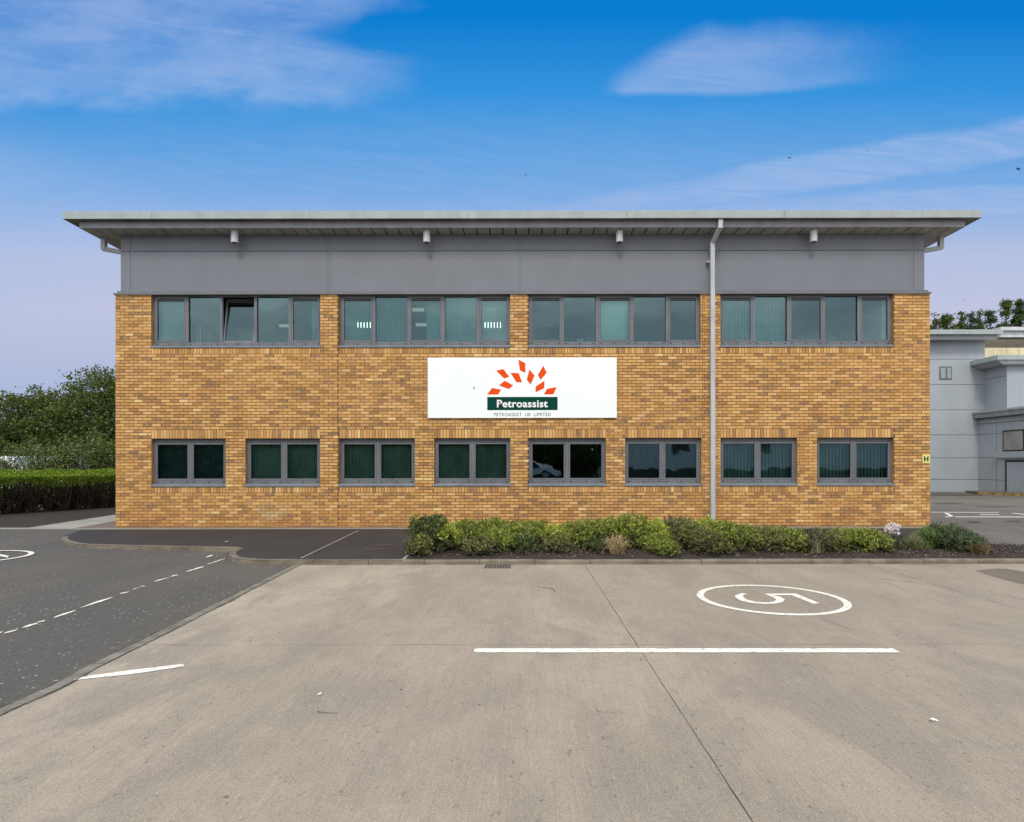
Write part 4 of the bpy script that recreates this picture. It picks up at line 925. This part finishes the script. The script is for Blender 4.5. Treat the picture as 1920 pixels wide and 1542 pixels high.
# clipped hedge running back along the path
hd = Vector((1.36, 3.44, 0)).normalized(); hn = Vector((-hd.y, hd.x, 0)); H0 = Vector((-17.55, 0, 0)); HL = 9.2; HW = 1.7
hg = empty('clipped_hedge', (-16, 5, 0), 'long clipped hedge with bright green top and dark bare underside left of the building', 'hedge')
def hpt(t, s, z): q = H0+hd*t+hn*s; return np.array([q.x, q.y, z])
Ps, Ds = [], []
n = 26000; t = rng.uniform(-6, HL, n); s = rng.uniform(-.05, HW, n)
zt = 1.16+.22*np.clip(s/HW*1.3, 0, 1)+.03*np.sin(t*3.1)*np.cos(s*4)+.025*np.sin(t*9); z = zt-np.abs(rng.normal(size=n))*.07
P = np.array([hpt(a, b, c) for a, b, c in zip(t, s, z)]); Dn = rng.normal(size=(n, 3))*.5+np.array([0, 0, .8]); Ps.append(P); Ds.append(Dn)
n = 14000; t = rng.uniform(-6, HL, n); q = rng.random(n)**1.5; z = 1.2-q*.30-.10*np.sin(t*2.3)*q; s = -.06+.03*np.sin(t*5)+rng.normal(size=n)*.04+.42*np.clip(q-.35, 0, 1)
P = np.array([hpt(a, b, c) for a, b, c in zip(t, s, z)]); Ps.append(P); Ds.append(rng.normal(size=(n, 3))*.6+np.array([-hn.x, -hn.y, 0])*.5)
n = 12000; t = rng.uniform(-6, HL, n); s = rng.uniform(.55, HW, n); z = 1.12-rng.random(n)*.5; Ps.append(np.array([hpt(a, b, c) for a, b, c in zip(t, s, z)])); Ds.append(rng.normal(size=(n, 3)))
n = 5000; t = rng.uniform(-6, HL, n); s = rng.uniform(.2, HW, n); z = rng.uniform(.2, .7, n); k = (np.sin(t*3.3+1)+np.sin(t*1.7)) > .2; Ps.append(np.array([hpt(a, b, c) for a, b, c in zip(t[k], s[k], z[k])])); Ds.append(rng.normal(size=(k.sum(), 3)))
P = np.concatenate(Ps); Dn = np.concatenate(Ds); leaves('foliage', P, Dn, rng.uniform(.045,.085,len(P)), rng.uniform(.025,.045,len(P)), LEAF_HEDGE, hg)
mb = MB(); t_ = -6.0
while t_ < HL:
    b = hpt(t_, random.uniform(.2, HW-.2), -.02)
    for j in range(9):
        e = hpt(t_+random.uniform(-.35,.35), random.uniform(.0, HW), random.uniform(.7, 1.15)); m_ = (b*.5+e*.5)+np.array([0,0,-.08]); mb.tube([b, m_, e], [.030, .024, .010], 5)
    t_ += .08
mb.build('stem', STEM, hg)

# planting bed shrubs
SH = {
 'green':  mat_leaf('shrub_leaf_green', [(.21,.25,.04),(.28,.33,.055),(.12,.155,.03),(.34,.39,.08),(.22,.26,.05),(.40,.43,.13),(.14,.18,.04),(.30,.34,.06)], .42),
 'dark':   mat_leaf('shrub_leaf_dark', [(.075,.11,.03),(.11,.15,.045),(.045,.07,.025),(.15,.19,.06),(.07,.11,.035)], .4),
 'olive':  mat_leaf('shrub_leaf_olive', [(.20,.23,.055),(.25,.28,.08),(.13,.155,.045),(.30,.31,.12),(.17,.19,.06),(.22,.20,.09)], .5),
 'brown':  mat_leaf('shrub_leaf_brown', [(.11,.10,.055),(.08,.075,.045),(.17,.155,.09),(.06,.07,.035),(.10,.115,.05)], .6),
 'yellow': mat_leaf('shrub_leaf_yellow', [(.48,.52,.06),(.38,.46,.06),(.60,.62,.11),(.28,.37,.05),(.44,.49,.12)], .4),
 'blue':   mat_leaf('shrub_leaf_blue', [(.10,.14,.07),(.14,.19,.10),(.06,.09,.045),(.19,.24,.14),(.11,.14,.05)], .5)}
def sprigs(x, y, z0, h, rx, ry, n, tipsize=.06, up=.6):
    """leaf rosettes scattered over a mound: returns centres, directions"""
    P, Dn = [], []
    th = rng.uniform(0, 2*np.pi, n); ph = np.arccos(rng.uniform(.0, 1, n)); rr = rng.uniform(.72, 1.05, n)*(1+.12*np.sin(th*3+x*5))
    c = np.stack([np.sign(np.cos(th))*np.abs(np.sin(ph)*np.cos(th))**.8*rx*rr, np.sin(ph)*np.sin(th)*ry*rr, np.cos(ph)**.6*h*(rr*.5+.46)], 1)
    inner = rng.random(n) < .25; c[inner] *= rng.uniform(.3, .8, (inner.sum(), 1))
    d = c/np.array([rx, ry, h]); d /= np.maximum(np.linalg.norm(d, axis=1, keepdims=True), .01); d = d*.7+np.array([0, 0, up])+rng.normal(size=(n, 3))*.25
    return c+np.array([x, y, z0]), d, th
def shrub(px, topy, hwpx, row, kind, label, tips=.0, dens=1.0, leafl=.062, cat='shrub', brown=0.0):
    y = {'b': -4.05, 'm': -4.45, 'f': -4.9}[row]; s_ = F/(y+D); x = (px-CX)/s_; h = CZ+(HY-topy-3)/s_-.03; rx = hwpx/s_; ry = .58 if row != 'f' else .38; rx *= 1.12
    t = empty('garden_shrub', (x, y, .02), label, cat, 'shrubs in the planting bed'); n = int(400*dens*max(.5, rx/.35))
    c, d, th = sprigs(x, y, .02, h, rx, ry, n); per = 9
    Pc = np.repeat(c, per, 0); Dc = np.repeat(d, per, 0); Dl = Dc/np.linalg.norm(Dc, axis=1, keepdims=True)*.55+rng.normal(size=Pc.shape)*.62; Dl[:, 2] += .1
    Dl /= np.linalg.norm(Dl, axis=1, keepdims=True); ll = rng.uniform(.7, 1.25, len(Pc))*leafl; Pl = Pc+Dl*ll[:, None]*.55+rng.normal(size=Pc.shape)*.012
    Pl[:, 2] = np.maximum(Pl[:, 2], .03)
    mi = np.zeros(len(Pc), int)
    if tips > 0:   # bright new growth sits in whole rosettes at the top
        tt = (rng.random(n) < tips) & ((c[:, 2]-.02) > h*.45); mi = np.repeat(tt.astype(int), per)
    low_brown = (rng.random(n) < .55) & ((c[:, 2]-.02) < h*.42); mi = np.maximum(mi, np.repeat(low_brown.astype(int)*2, per))  # brown rosettes mixed into the lower part of the mound
    if brown > 0:
        bb = (rng.random(n) < brown); mi = np.maximum(mi, np.repeat(bb.astype(int)*2, per))
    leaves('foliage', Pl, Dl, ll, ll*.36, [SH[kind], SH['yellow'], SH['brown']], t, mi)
    mb = MB()
    for k in range(10):
        q = c[rng.integers(0, n)]; b = np.array([x+random.uniform(-.1,.1), y+random.uniform(-.1,.1), 0]); mb.tube([b, b*.5+q*.5+np.array([0,0,.02]), q], [.01,.007,.003], 5)
    mb.build('stem', STEM, t); return t
S = [
 (806,961,34,'m','dark','dark green rounded shrub at the left end of the planting bed, tallest there',.10,1.3,0),
 (789,1000,22,'f','olive','low olive shrub spilling over the left front corner of the planting bed',.05,1.0,.3),
 (845,978,24,'m','green','shrub with yellow leaf tips right beside the tall dark shrub at the left end',.40,1.0,0),
 (880,972,27,'b','green','mid green shrub under the left pane of the fourth ground floor window',.03,1.1,0),
 (900,1005,26,'f','olive','sprawling grey-green low shrub above the left side of the drain grate',.0,.8,.35),
 (922,969,28,'b','green','fresh green shrub below the middle of the fourth ground floor window',.02,1.2,0),
 (935,990,30,'m','green','bright green glossy shrub directly behind the drain grate',.03,1.2,0),
 (968,974,26,'b','green','green shrub under the brick pier between the fourth and fifth ground floor windows',.05,1.1,0),
 (985,998,26,'m','dark','dark low shrub front of bed to the right of the drain grate',.0,1.0,.15),
 (1005,974,24,'b','green','green shrub beneath the left pane of the fifth ground floor window',.05,1.1,0),
 (1040,981,25,'b','yellow','bright yellow-green shrub beneath the centre of the fifth ground floor window',.0,.8,.0),
 (1042,1000,26,'m','olive','olive green shrub in front of the yellow one below the fifth ground floor window',.0,1.0,.15),
 (1078,977,26,'b','green','green shrub beneath the right pane of the fifth ground floor window',.03,1.1,.05),
 (1112,972,28,'b','green','taller green shrub below the right end of the white sign',.03,1.2,0),
 (1120,1000,28,'m','dark','dark shrub behind and left of the dry straw tussock',.0,1.1,.1),
 (1150,970,26,'b','green','leafy green shrub behind the dry straw tussock',.05,1.1,0),
 (1185,962,30,'b','green','tallest green shrub of the bed below the left pane of the sixth ground floor window',.20,1.3,0),
 (1226,972,26,'b','yellow','yellow shrub below the sixth ground floor window, brightest patch in the bed',.0,.9,.0),
 (1225,1000,30,'m','green','broad leafed green shrub in front of the brightest yellow patch',.0,1.2,0),
 (1245,1015,26,'f','green','low green shrub nearest the kerb under the sixth ground floor window',.0,.9,.05),
 (1268,968,26,'b','olive','reddish olive shrub below the right edge of the sixth ground floor window',.0,1.0,.3),
 (1295,972,24,'m','olive','grey brown twiggy shrub left of the downpipe foot',.0,1.0,.0),
 (1326,969,18,'b','yellow','small bright yellow-green shrub right at the foot of the downpipe',.0,.8,.0),
 (1352,976,28,'m','green','green shrub just right of the downpipe foot',.12,1.2,.05),
 (1330,1000,30,'f','olive','straggly olive shrub in front of the downpipe, near the kerb',.0,.8,.4),
 (1392,982,28,'m','green','green shrub below the left pane of the seventh ground floor window',.05,1.1,.1),
 (1432,986,28,'m','olive','muted green shrub below the centre of the seventh ground floor window',.03,1.1,.1),
 (1472,988,28,'m','green','green shrub under the right pane of the seventh ground floor window, small white blossoms',.02,1.0,.1),
 (1512,992,26,'m','brown','grey wispy shrub below the pier between the seventh and eighth ground floor windows',.0,.8,.0),
 (1552,992,28,'m','olive','muted shrub below the left pane of the eighth ground floor window',.0,1.0,.15),
 (1588,990,28,'m','green','green shrub below the centre of the eighth ground floor window',.0,1.2,.0),
 (1624,991,24,'m','green','bright green shrub last before the pink flowering plant',.03,1.2,.0),
]
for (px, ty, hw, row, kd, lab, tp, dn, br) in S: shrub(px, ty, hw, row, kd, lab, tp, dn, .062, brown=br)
def tussock(px, topy, hwpx, Y, cols, label, n=160, name='grass_tussock', wd=.006, droop=.35, cat='grass'):
    s_ = F/(Y+D); x = (px-CX)/s_; h = CZ+(HY-topy)/s_; r = hwpx/s_
    m = mat_leaf(name+'_blade', cols, .6, .2); mb = MB()
    for k in range(n):
        th = random.uniform(0, 6.28); q = random.uniform(.1, 1)**.7*r; hh = h*random.uniform(.45, 1.05)*(1-.35*q/r); b0 = Vector((x+random.gauss(0,.03)*1.5, Y+random.gauss(0,.03)*1.5, .02))
        pts = [b0, b0+Vector((math.cos(th)*q*.35, math.sin(th)*q*.35, hh*.75)), b0+Vector((math.cos(th)*q*.75, math.sin(th)*q*.75, hh)), b0+Vector((math.cos(th)*q*1.05, math.sin(th)*q*1.05, hh*(1-droop*random.random())))]
        sd_ = Vector((random.uniform(-1, 1), random.uniform(-.4, .4), 0)).normalized(); ww = [wd, wd*.9, wd*.6, wd*.1]
        bb = len(mb.v)
        for p, w2 in zip(pts, ww): mb.v += [tuple(p-sd_*w2), tuple(p+sd_*w2)]
        for j in range(3): mb.f.append((bb+2*j, bb+2*j+1, bb+2*j+3, bb+2*j+2)); mb.m.append(0)
    return props(mb.build(name, m), label, cat)
STRAW = [(.42,.30,.15),(.50,.38,.20),(.34,.24,.12),(.55,.44,.27),(.28,.19,.10)]
tussock(1156,1001,34,-5.0, STRAW, 'dry straw coloured grass tussock near the kerb below the white sign', 260, wd=.005)
tussock(887,1008,20,-4.9, [(.22,.24,.10),(.30,.30,.15),(.16,.18,.07)], 'arching pale green grass tuft left of the drain grate', 110, wd=.004)
tussock(1530,1004,18,-4.9, [(.28,.26,.13),(.20,.20,.10),(.35,.30,.18)], 'thin straw and green grass tuft below the pier right of the seventh ground floor window', 70, wd=.005)
tussock(1738,985,30,-4.4, [(.10,.18,.04),(.15,.24,.06),(.07,.13,.03),(.20,.27,.08)], 'fresh green grass clump below the right corner of the brick wall', 420, wd=.006, droop=.2)
tussock(1715,1000,26,-4.6, [(.24,.24,.11),(.16,.19,.07),(.30,.27,.14),(.12,.15,.05)], 'pale olive grass between the pink flowers and the green clump', 220, wd=.004)
tussock(1836,1018,24,-4.95, [(.20,.17,.06),(.28,.19,.08),(.13,.14,.05),(.30,.16,.08)], 'low reddish brown grass tuft at the right end of the planting bed', 200, wd=.005)
# blue green feathery shrub at the right end
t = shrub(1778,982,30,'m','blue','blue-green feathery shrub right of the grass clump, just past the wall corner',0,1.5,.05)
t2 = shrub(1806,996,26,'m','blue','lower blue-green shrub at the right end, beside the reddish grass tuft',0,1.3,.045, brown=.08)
# flowering rhododendron
y = -4.6; s_ = F/(y+D); rx_ = (1674-CX)/s_
rh = empty('flowering_plant', (rx_, y, .02), 'small bare stemmed plant with one cluster of pale pink flowers', 'flower')
mb = MB(); top = U(1674, 1003, y)
for dx_, dy_ in ((-.09,0),(-.03,.05),(.02,-.03),(.05,.02)): mb.tube([(rx_+dx_*.6+.0, y+dy_, 0), (rx_+dx_, y+dy_, .16), (rx_+dx_*.5, y, .27), (top.x+dx_*.6, y, top.z)], [.011,.009,.007,.005], 6)
for k in range(9):
    th = random.uniform(-.3, 1.2); l_ = random.uniform(.15,.28); mb.tube([(rx_+.05, y, .06+.01*k), (rx_+.05+math.cos(th)*l_*.6, y+random.uniform(-.06,.06), .1+math.sin(th)*l_*.5+.05), (rx_+.06+math.cos(th)*l_, y+random.uniform(-.1,.1), .13+math.sin(th)*l_)], [.007,.005,.002], 5)
mb.build('stem', STEM, rh)
Pp, Dp = [], []
for (px, py, rr) in ((1669,990,.075),(1678,997,.075),(1673,986,.05),(1665,994,.05),(1683,990,.05)):
    rr *= .9; c = np.array(U(px, py, y-.02))
    for k in range(16):
        d = rng.normal(size=3); d /= np.linalg.norm(d); cc = c+d*rr*.75
        for j in range(5): e = d+rng.normal(size=3)*.6; e /= np.linalg.norm(e); Pp.append(cc+e*.018); Dp.append(e)
leaves('blossom', np.array(Pp), np.array(Dp), .045, .03, mat_leaf('petal', [(.94,.88,.91),(.95,.92,.94),(.92,.80,.86),(.96,.95,.96)], .5, .3), rh)
c = np.array(top); n = 150; P = c+rng.normal(size=(n, 3))*np.array([.11,.08,.05])+np.array([.08,0,-.12]); leaves('foliage', P, rng.normal(size=(n, 3)), .05, .018, SH['dark'], rh)
n = 40; P = np.stack([rng.normal((1475-CX)/(F/(D-4.4)), .35, n), rng.uniform(-4.6,-4.0,n), rng.uniform(.36,.52,n)], 1)
pb = bpy.data.objects['garden_shrub']
leaves('blossom', P[:14], rng.normal(size=(14, 3)), .025, .02, mat_leaf('white_petal', [(.85,.85,.75),(.80,.78,.6)], .5), [o for o in bpy.data.objects if o.get('label', '').endswith('small white blossoms')][0])

# trees behind the grey building
g2 = 'trees behind the grey building'; YT = 62.0; s_ = F/(YT+D)
for (px, py, rpx, kd, dens, lab) in (
    (1752,588,9,LEAF_TREE,60,'sparse dark tree top beside the right corner of the brick wall'),
    (1774,596,16,LEAF_TREE,150,'wide dark tree top above the left part of the grey building roof'),
    (1803,587,7,LEAF_TREE,55,'narrow thin tree top standing by itself above the grey roof'),
    (1821,592,10,LEAF_TREE2,90,'paler green narrow tree top, left of the pointed dark one'),
    (1838,589,7,LEAF_TREE,80,'small pointed dark tree top above the grey roof'),
    (1857,586,9,LEAF_TREE2,90,'pale feathery tree top right of the pointed dark one'),
    (1886,571,14,LEAF_TREE,210,'tall leafy tree with two peaks above the right end of the grey roof'),
    (1914,568,17,LEAF_TREE2,260,'tallest bright green tree at the right edge of the photo'),
    (1945,575,18,LEAF_TREE,120,'leafy tree just past the right edge of the photo')):
    x = (px-CX)/s_; h = CZ+(HY-py)/s_; r = rpx/s_; t = empty('tall_tree', (x, YT, ZR), lab, 'tree', g2)
    low = CZ+(HY-650)/s_; cz_ = (h+low)/2; rz = (h-low)/2*1.05
    n = int(dens*1.05); nl = 9; lt = rng.random(nl)**.8; lt[0] = .03; lz = low+(h-low)*(1-lt*.95); lr = r*(.16+.30*rng.random(nl)+.16*lt); la = rng.uniform(0, 6.28, nl); lo = r*np.sqrt(lt)*rng.uniform(.25, .95, nl)
    pick = rng.integers(0, nl, n); cc = np.stack([x+np.cos(la[pick])*lo[pick], YT+np.sin(la[pick])*lo[pick], lz[pick]], 1)+rng.normal(size=(n, 3))*lr[pick][:, None]*np.array([.75,.75,.8])
    per = 16; P = np.repeat(cc, per, 0)+rng.normal(size=(n*per, 3))*np.array([.20,.20,.11])
    leaves('crown', P, rng.normal(size=P.shape), rng.uniform(.14,.34,len(P)), rng.uniform(.08,.2,len(P)), kd, t)
    mb = MB(); mb.tube([(x, YT, ZR), (x+.1, YT, h*.5), (x, YT, h-.3)], [.28,.18,.03], 7)
    for k in range(10): z0 = low+(h-low)*random.uniform(0,.8); th = random.uniform(0,6.28); l_ = r*.8*(1-(z0-low)/(h-low)*.7); mb.tube([(x, YT, z0), (x+math.cos(th)*l_, YT+math.sin(th)*l_, z0+l_*.8)], [.06,.015], 5)
    mb.build('trunk', BARK, t)
# low dense backdrop wood right behind the grey building
n = 9000; x = rng.uniform(36, 78, n); z = rng.uniform(9, (CZ+(HY-616)/(F/(66+D))), n); P = np.stack([x, rng.uniform(64, 68, n), z], 1)
props(leaves('woodland', P, rng.normal(size=P.shape), .5, .3, LEAF_TREE), 'dense dark woodland mass low behind the tree tops on the right', 'woodland', kind='stuff')

# ------------------------------------------------------------------ vehicles
def car(x, y, rot, body_mat, label, van=False, name='parked_car', zoff=0.0, group='vehicles parked beyond the hedge'):
    t = empty(name, (x, y, ZR+zoff), label, 'van' if van else 'car', group); W = .86 if not van else .95
    if van: prof = [(-2.5,.35),(-2.5,1.1),(-2.45,1.95),(-2.2,2.08),(1.1,2.08),(1.45,1.95),(1.95,1.2),(2.5,1.0),(2.6,.6),(2.55,.35)]; glass = [(.75,1.25),(.75,1.85),(1.2,1.85),(1.72,1.25)]; wh = (-1.6, 1.65)
    else: prof = [(-2.1,.35),(-2.12,.75),(-2.0,1.0),(-1.75,1.12),(-1.25,1.42),(-.6,1.48),(.2,1.45),(1.0,1.0),(1.75,.88),(2.1,.65),(2.12,.35)]; glass = [(-1.6,1.02),(-1.2,1.34),(-.55,1.41),(.15,1.38),(.75,1.02)]; wh = (-1.3, 1.32)
    mb = MB(); rings = []
    for s, q in ((-W, 0), (-W*.97, .0), (W*.97, 0), (W, 0)): pass
    for yy, inset in ((-W, .0), (W, .0)):
        rings.append([(px_, yy*(1-.18*max(0, (pz-(1.0))/.5)) if not van else yy*(1-.06*max(0, pz-1)), pz) for px_, pz in prof])
    A, B = rings; nA = len(A); b0 = len(mb.v); mb.v += A+B; mb.f.append(tuple(range(b0, b0+nA))); mb.m.append(0); mb.f.append(tuple(range(b0+2*nA-1, b0+nA-1, -1))); mb.m.append(0)
    for i in range(nA): j = (i+1) % nA; mb.f.append((b0+i, b0+nA+i, b0+nA+j, b0+j)); mb.m.append(0)
    body = mb.build('body', body_mat, None, bevel=.05); body.parent = t
    for s in (-1, 1):
        mb = MB(); mb.face([(gx_, s*(W*(1-.18*max(0, gz_-1)/.5 if not van else 1-.06*max(0, gz_-1))+.012), gz_) for gx_, gz_ in (glass if s > 0 else glass[::-1])]); g_ = mb.build('side_window', BLACK); g_.parent = t
        for wx in wh:
            mb = MB(); mb.tube([(wx, s*(W-.12), .32), (wx, s*(W+.02), .32)], .32, 16); wl = mb.build('wheel', BLACK); wl.parent = t
            mb = MB(); mb.tube([(wx, s*(W+.02), .32), (wx, s*(W+.03), .32)], .19, 12); rm = mb.build('rim', FASCIA); rm.parent = wl
        mb = MB(); bx_ = -2.5 if van else -2.1; mb.box(bx_-.02, bx_+.05, s*W*.8-.1, s*W*.8+.1, .75, 1.0); tl = mb.build('tail_light', mat_paint('tail_red', (.45,.02,.02), .3)); tl.parent = t
        mb = MB(); fx_ = 2.5 if van else 2.05; mb.box(fx_-.02, fx_+.05, s*W*.75-.14, s*W*.75+.14, .62, .8); hl = mb.build('headlight', FASCIA); hl.parent = t
    t.rotation_euler.z = rot; return t
CARW = MT('white_car_paint', .25, (.75,.78,.82)).m; CARB = MT('silver_blue_paint', .25, (.38,.45,.55)).m
CARW.node_tree.nodes['Principled BSDF'].inputs['Coat Weight'].default_value = .5
s3 = F/(18.5+D)
car((-8-CX)/s3, 18.5, .05, CARW, 'white van at the left edge seen above the hedge through the scrub', van=True, name='parked_van')
car((62-CX)/s3+.5, 18.9, .1, CARB, 'silver blue van partly hidden by olive scrub above the hedge', van=True, name='parked_van')
car((106-CX)/(F/(17.0+D)), 17.0, 0, CARW, 'white hatchback glimpsed through the shrubs left of the fence post')
# seen only as reflections in the ground floor windows, behind the viewer
car(1.0, -38, .3, CARW, 'white hatchback parked behind the viewer, reflected in the fifth ground floor window', zoff=.3, group='vehicles behind the viewer')
rb = empty('reflected_building', (24, -46, 0), 'pale grey industrial unit behind the viewer, reflected in the right ground floor windows', 'building')
mb = MB(); mb.box(8.5, 42, -60, -46, ZR, 7.0); mb.build('wall', mat_paint('unit_wall', (.80,.84,.84), .6, .05), rb)
mb = MB()
for x in (14.5, 22.5): mb.box(x, x+1.6, -45.99, -45.95, 2.6, 4.6)
mb.build('window', BLACK, rb); mb = MB(); mb.box(8.4, 42.1, -45.98, -45.9, ZR, 1.1); mb.build('plinth', DARK, rb)
mb = MB(); hx = np.linspace(-90, 8, 50)
hh = lambda x: 9.0+1.6*math.sin(x*.21)+.8*math.sin(x*.63+1)+.4*math.sin(x*1.7)
for a, b in zip(hx, hx[1:]): mb.face([(a,-56,ZR),(b,-56,ZR),(b,-60,hh(b)),(a,-60,hh(a))]); mb.face([(a,-60,hh(a)),(b,-60,hh(b)),(b,-75,ZR),(a,-75,ZR)])
HM = MT('wooded_slope', .95); _n = HM.noise(HM.pos(), .9, 6, .7); HM.col(HM.mix(HM.rng(_n, .3, .7), (.015,.028,.010), (.05,.08,.025)))
props(mb.build('hill', HM.m), kind='structure')
g3 = 'trees behind the viewer'; LEAF_BK = LEAF_TREE
for i, (x, yy, h, r) in enumerate(((-40,-50,8,5),(-31,-47,8.5,5.5),(-22,-50,7.5,5),(-13,-48,8,5.2),(-4,-50,7.8,5),(4,-49,7,4.5))):
    tree('background_tree', x, yy, h, r, ['leftmost','second','third','fourth','fifth','rightmost'][i]+' of the dark trees behind the viewer, reflected in the ground floor windows', g3, ncl=150, per=30, ls=.6, lowfrac=.0)

# ------------------------------------------------------------------ small things
def scrap(px, py, pts, z, label, mat=None, name='paper_scrap', cat='litter'):
    mb = MB(); c = G(px, py, z); s_ = F/(c.y+D)
    mb.face([(c.x+x/s_, c.y+y/s_*2.2, z+.004+h) for x, y, h in pts]); o = mb.build(name, mat or mat_paint('paper', (.85,.86,.86), .6, .02)); return props(o, label, cat)
scrap(1749,1352,[(-8,.5,.0),(-4,-1.5,.012),(-3,-3.5,.004),(0,-1,.01),(5,-1.2,.0),(9,-1.6,.002),(4,.4,.01),(3,2.2,.0),(-1,.8,.014),(-4,1.6,.0)], ZR+.006, 'crumpled white scrap lying on the concrete at the lower right')
scrap(599,1303,[(-4,-1,.0),(3,-1.5,.004),(3,1,.0),(1,2.5,.006)], ZR+.006, 'tiny white scrap on the concrete left of centre')
scrap(425,1016,[(-3.5,-.5,.0),(3,-.8,.003),(3.5,.6,.0),(-2,.8,.004)], .0, 'small white scrap on the dark tarmac footway')
mb = MB(); a, b, c = G(595,1333.5,ZR+.012), G(597,1335,ZR+.012), G(633,1338,ZR+.012); mb.tube([a, b, b.lerp(c, .5), c], [.0022,.002,.0015,.001], 5)
props(mb.build('twig', STEM), 'thin dark twig lying on the concrete left of centre', 'twig')
LF = mat_leaf('dead_leaf', [(.04,.03,.02),(.07,.05,.035),(.03,.025,.02)], .9, 0); n = 160
P = np.stack([rng.uniform(-3.3, 7, n), rng.uniform(-12.5, -5.6, n), np.full(n, ZR+.010)], 1); dd = rng.normal(size=(n, 3)); dd[:, 2] *= .1
props(leaves('leaf_litter', P, dd, rng.uniform(.008,.026,n), rng.uniform(.004,.010,n), LF), 'scattered dark specks of dead leaf on the concrete yard', 'leaf litter', kind='stuff')
BIRD = mat_paint('bird_dark', (.02,.025,.03), .7, .1)
for (px, py, ln, rt, lab) in ((985.5,328.5,.5,1.0,'tiny dark bird in the sky above the middle of the roof'),(1480,296,.85,.0,'dark bird in the sky, gliding level, above the pale cloud streak right of centre'),(1626,283,.45,.6,'small dark bird to the right of the level gliding one'),(1909,317,1.0,-.6,'dark bird near the right edge of the sky'),(1806,564,.4,.2,'faint small bird low above the trees behind the grey building')):
    c = U(px, py, 95); t = empty('flying_bird', c, lab, 'bird', 'birds in the sky'); mb = MB(); d = Vector((math.cos(rt), .1, math.sin(rt)))*ln*.42
    mb.tube([c-d, c-d*.5, c+d*.3, c+d], [.02, .09*ln, .11*ln, .03], 8); mb.build('body', BIRD, t, smooth=True)
    mb = MB(); nrm = Vector((0, 1, .25)).normalized()
    for s in (-1, 1): mb.face([c-d*.3, c+d*.35, c+d*.1+nrm*s*ln*.45, c-d*.15+nrm*s*ln*.6])
    mb.build('wing', BIRD, t)
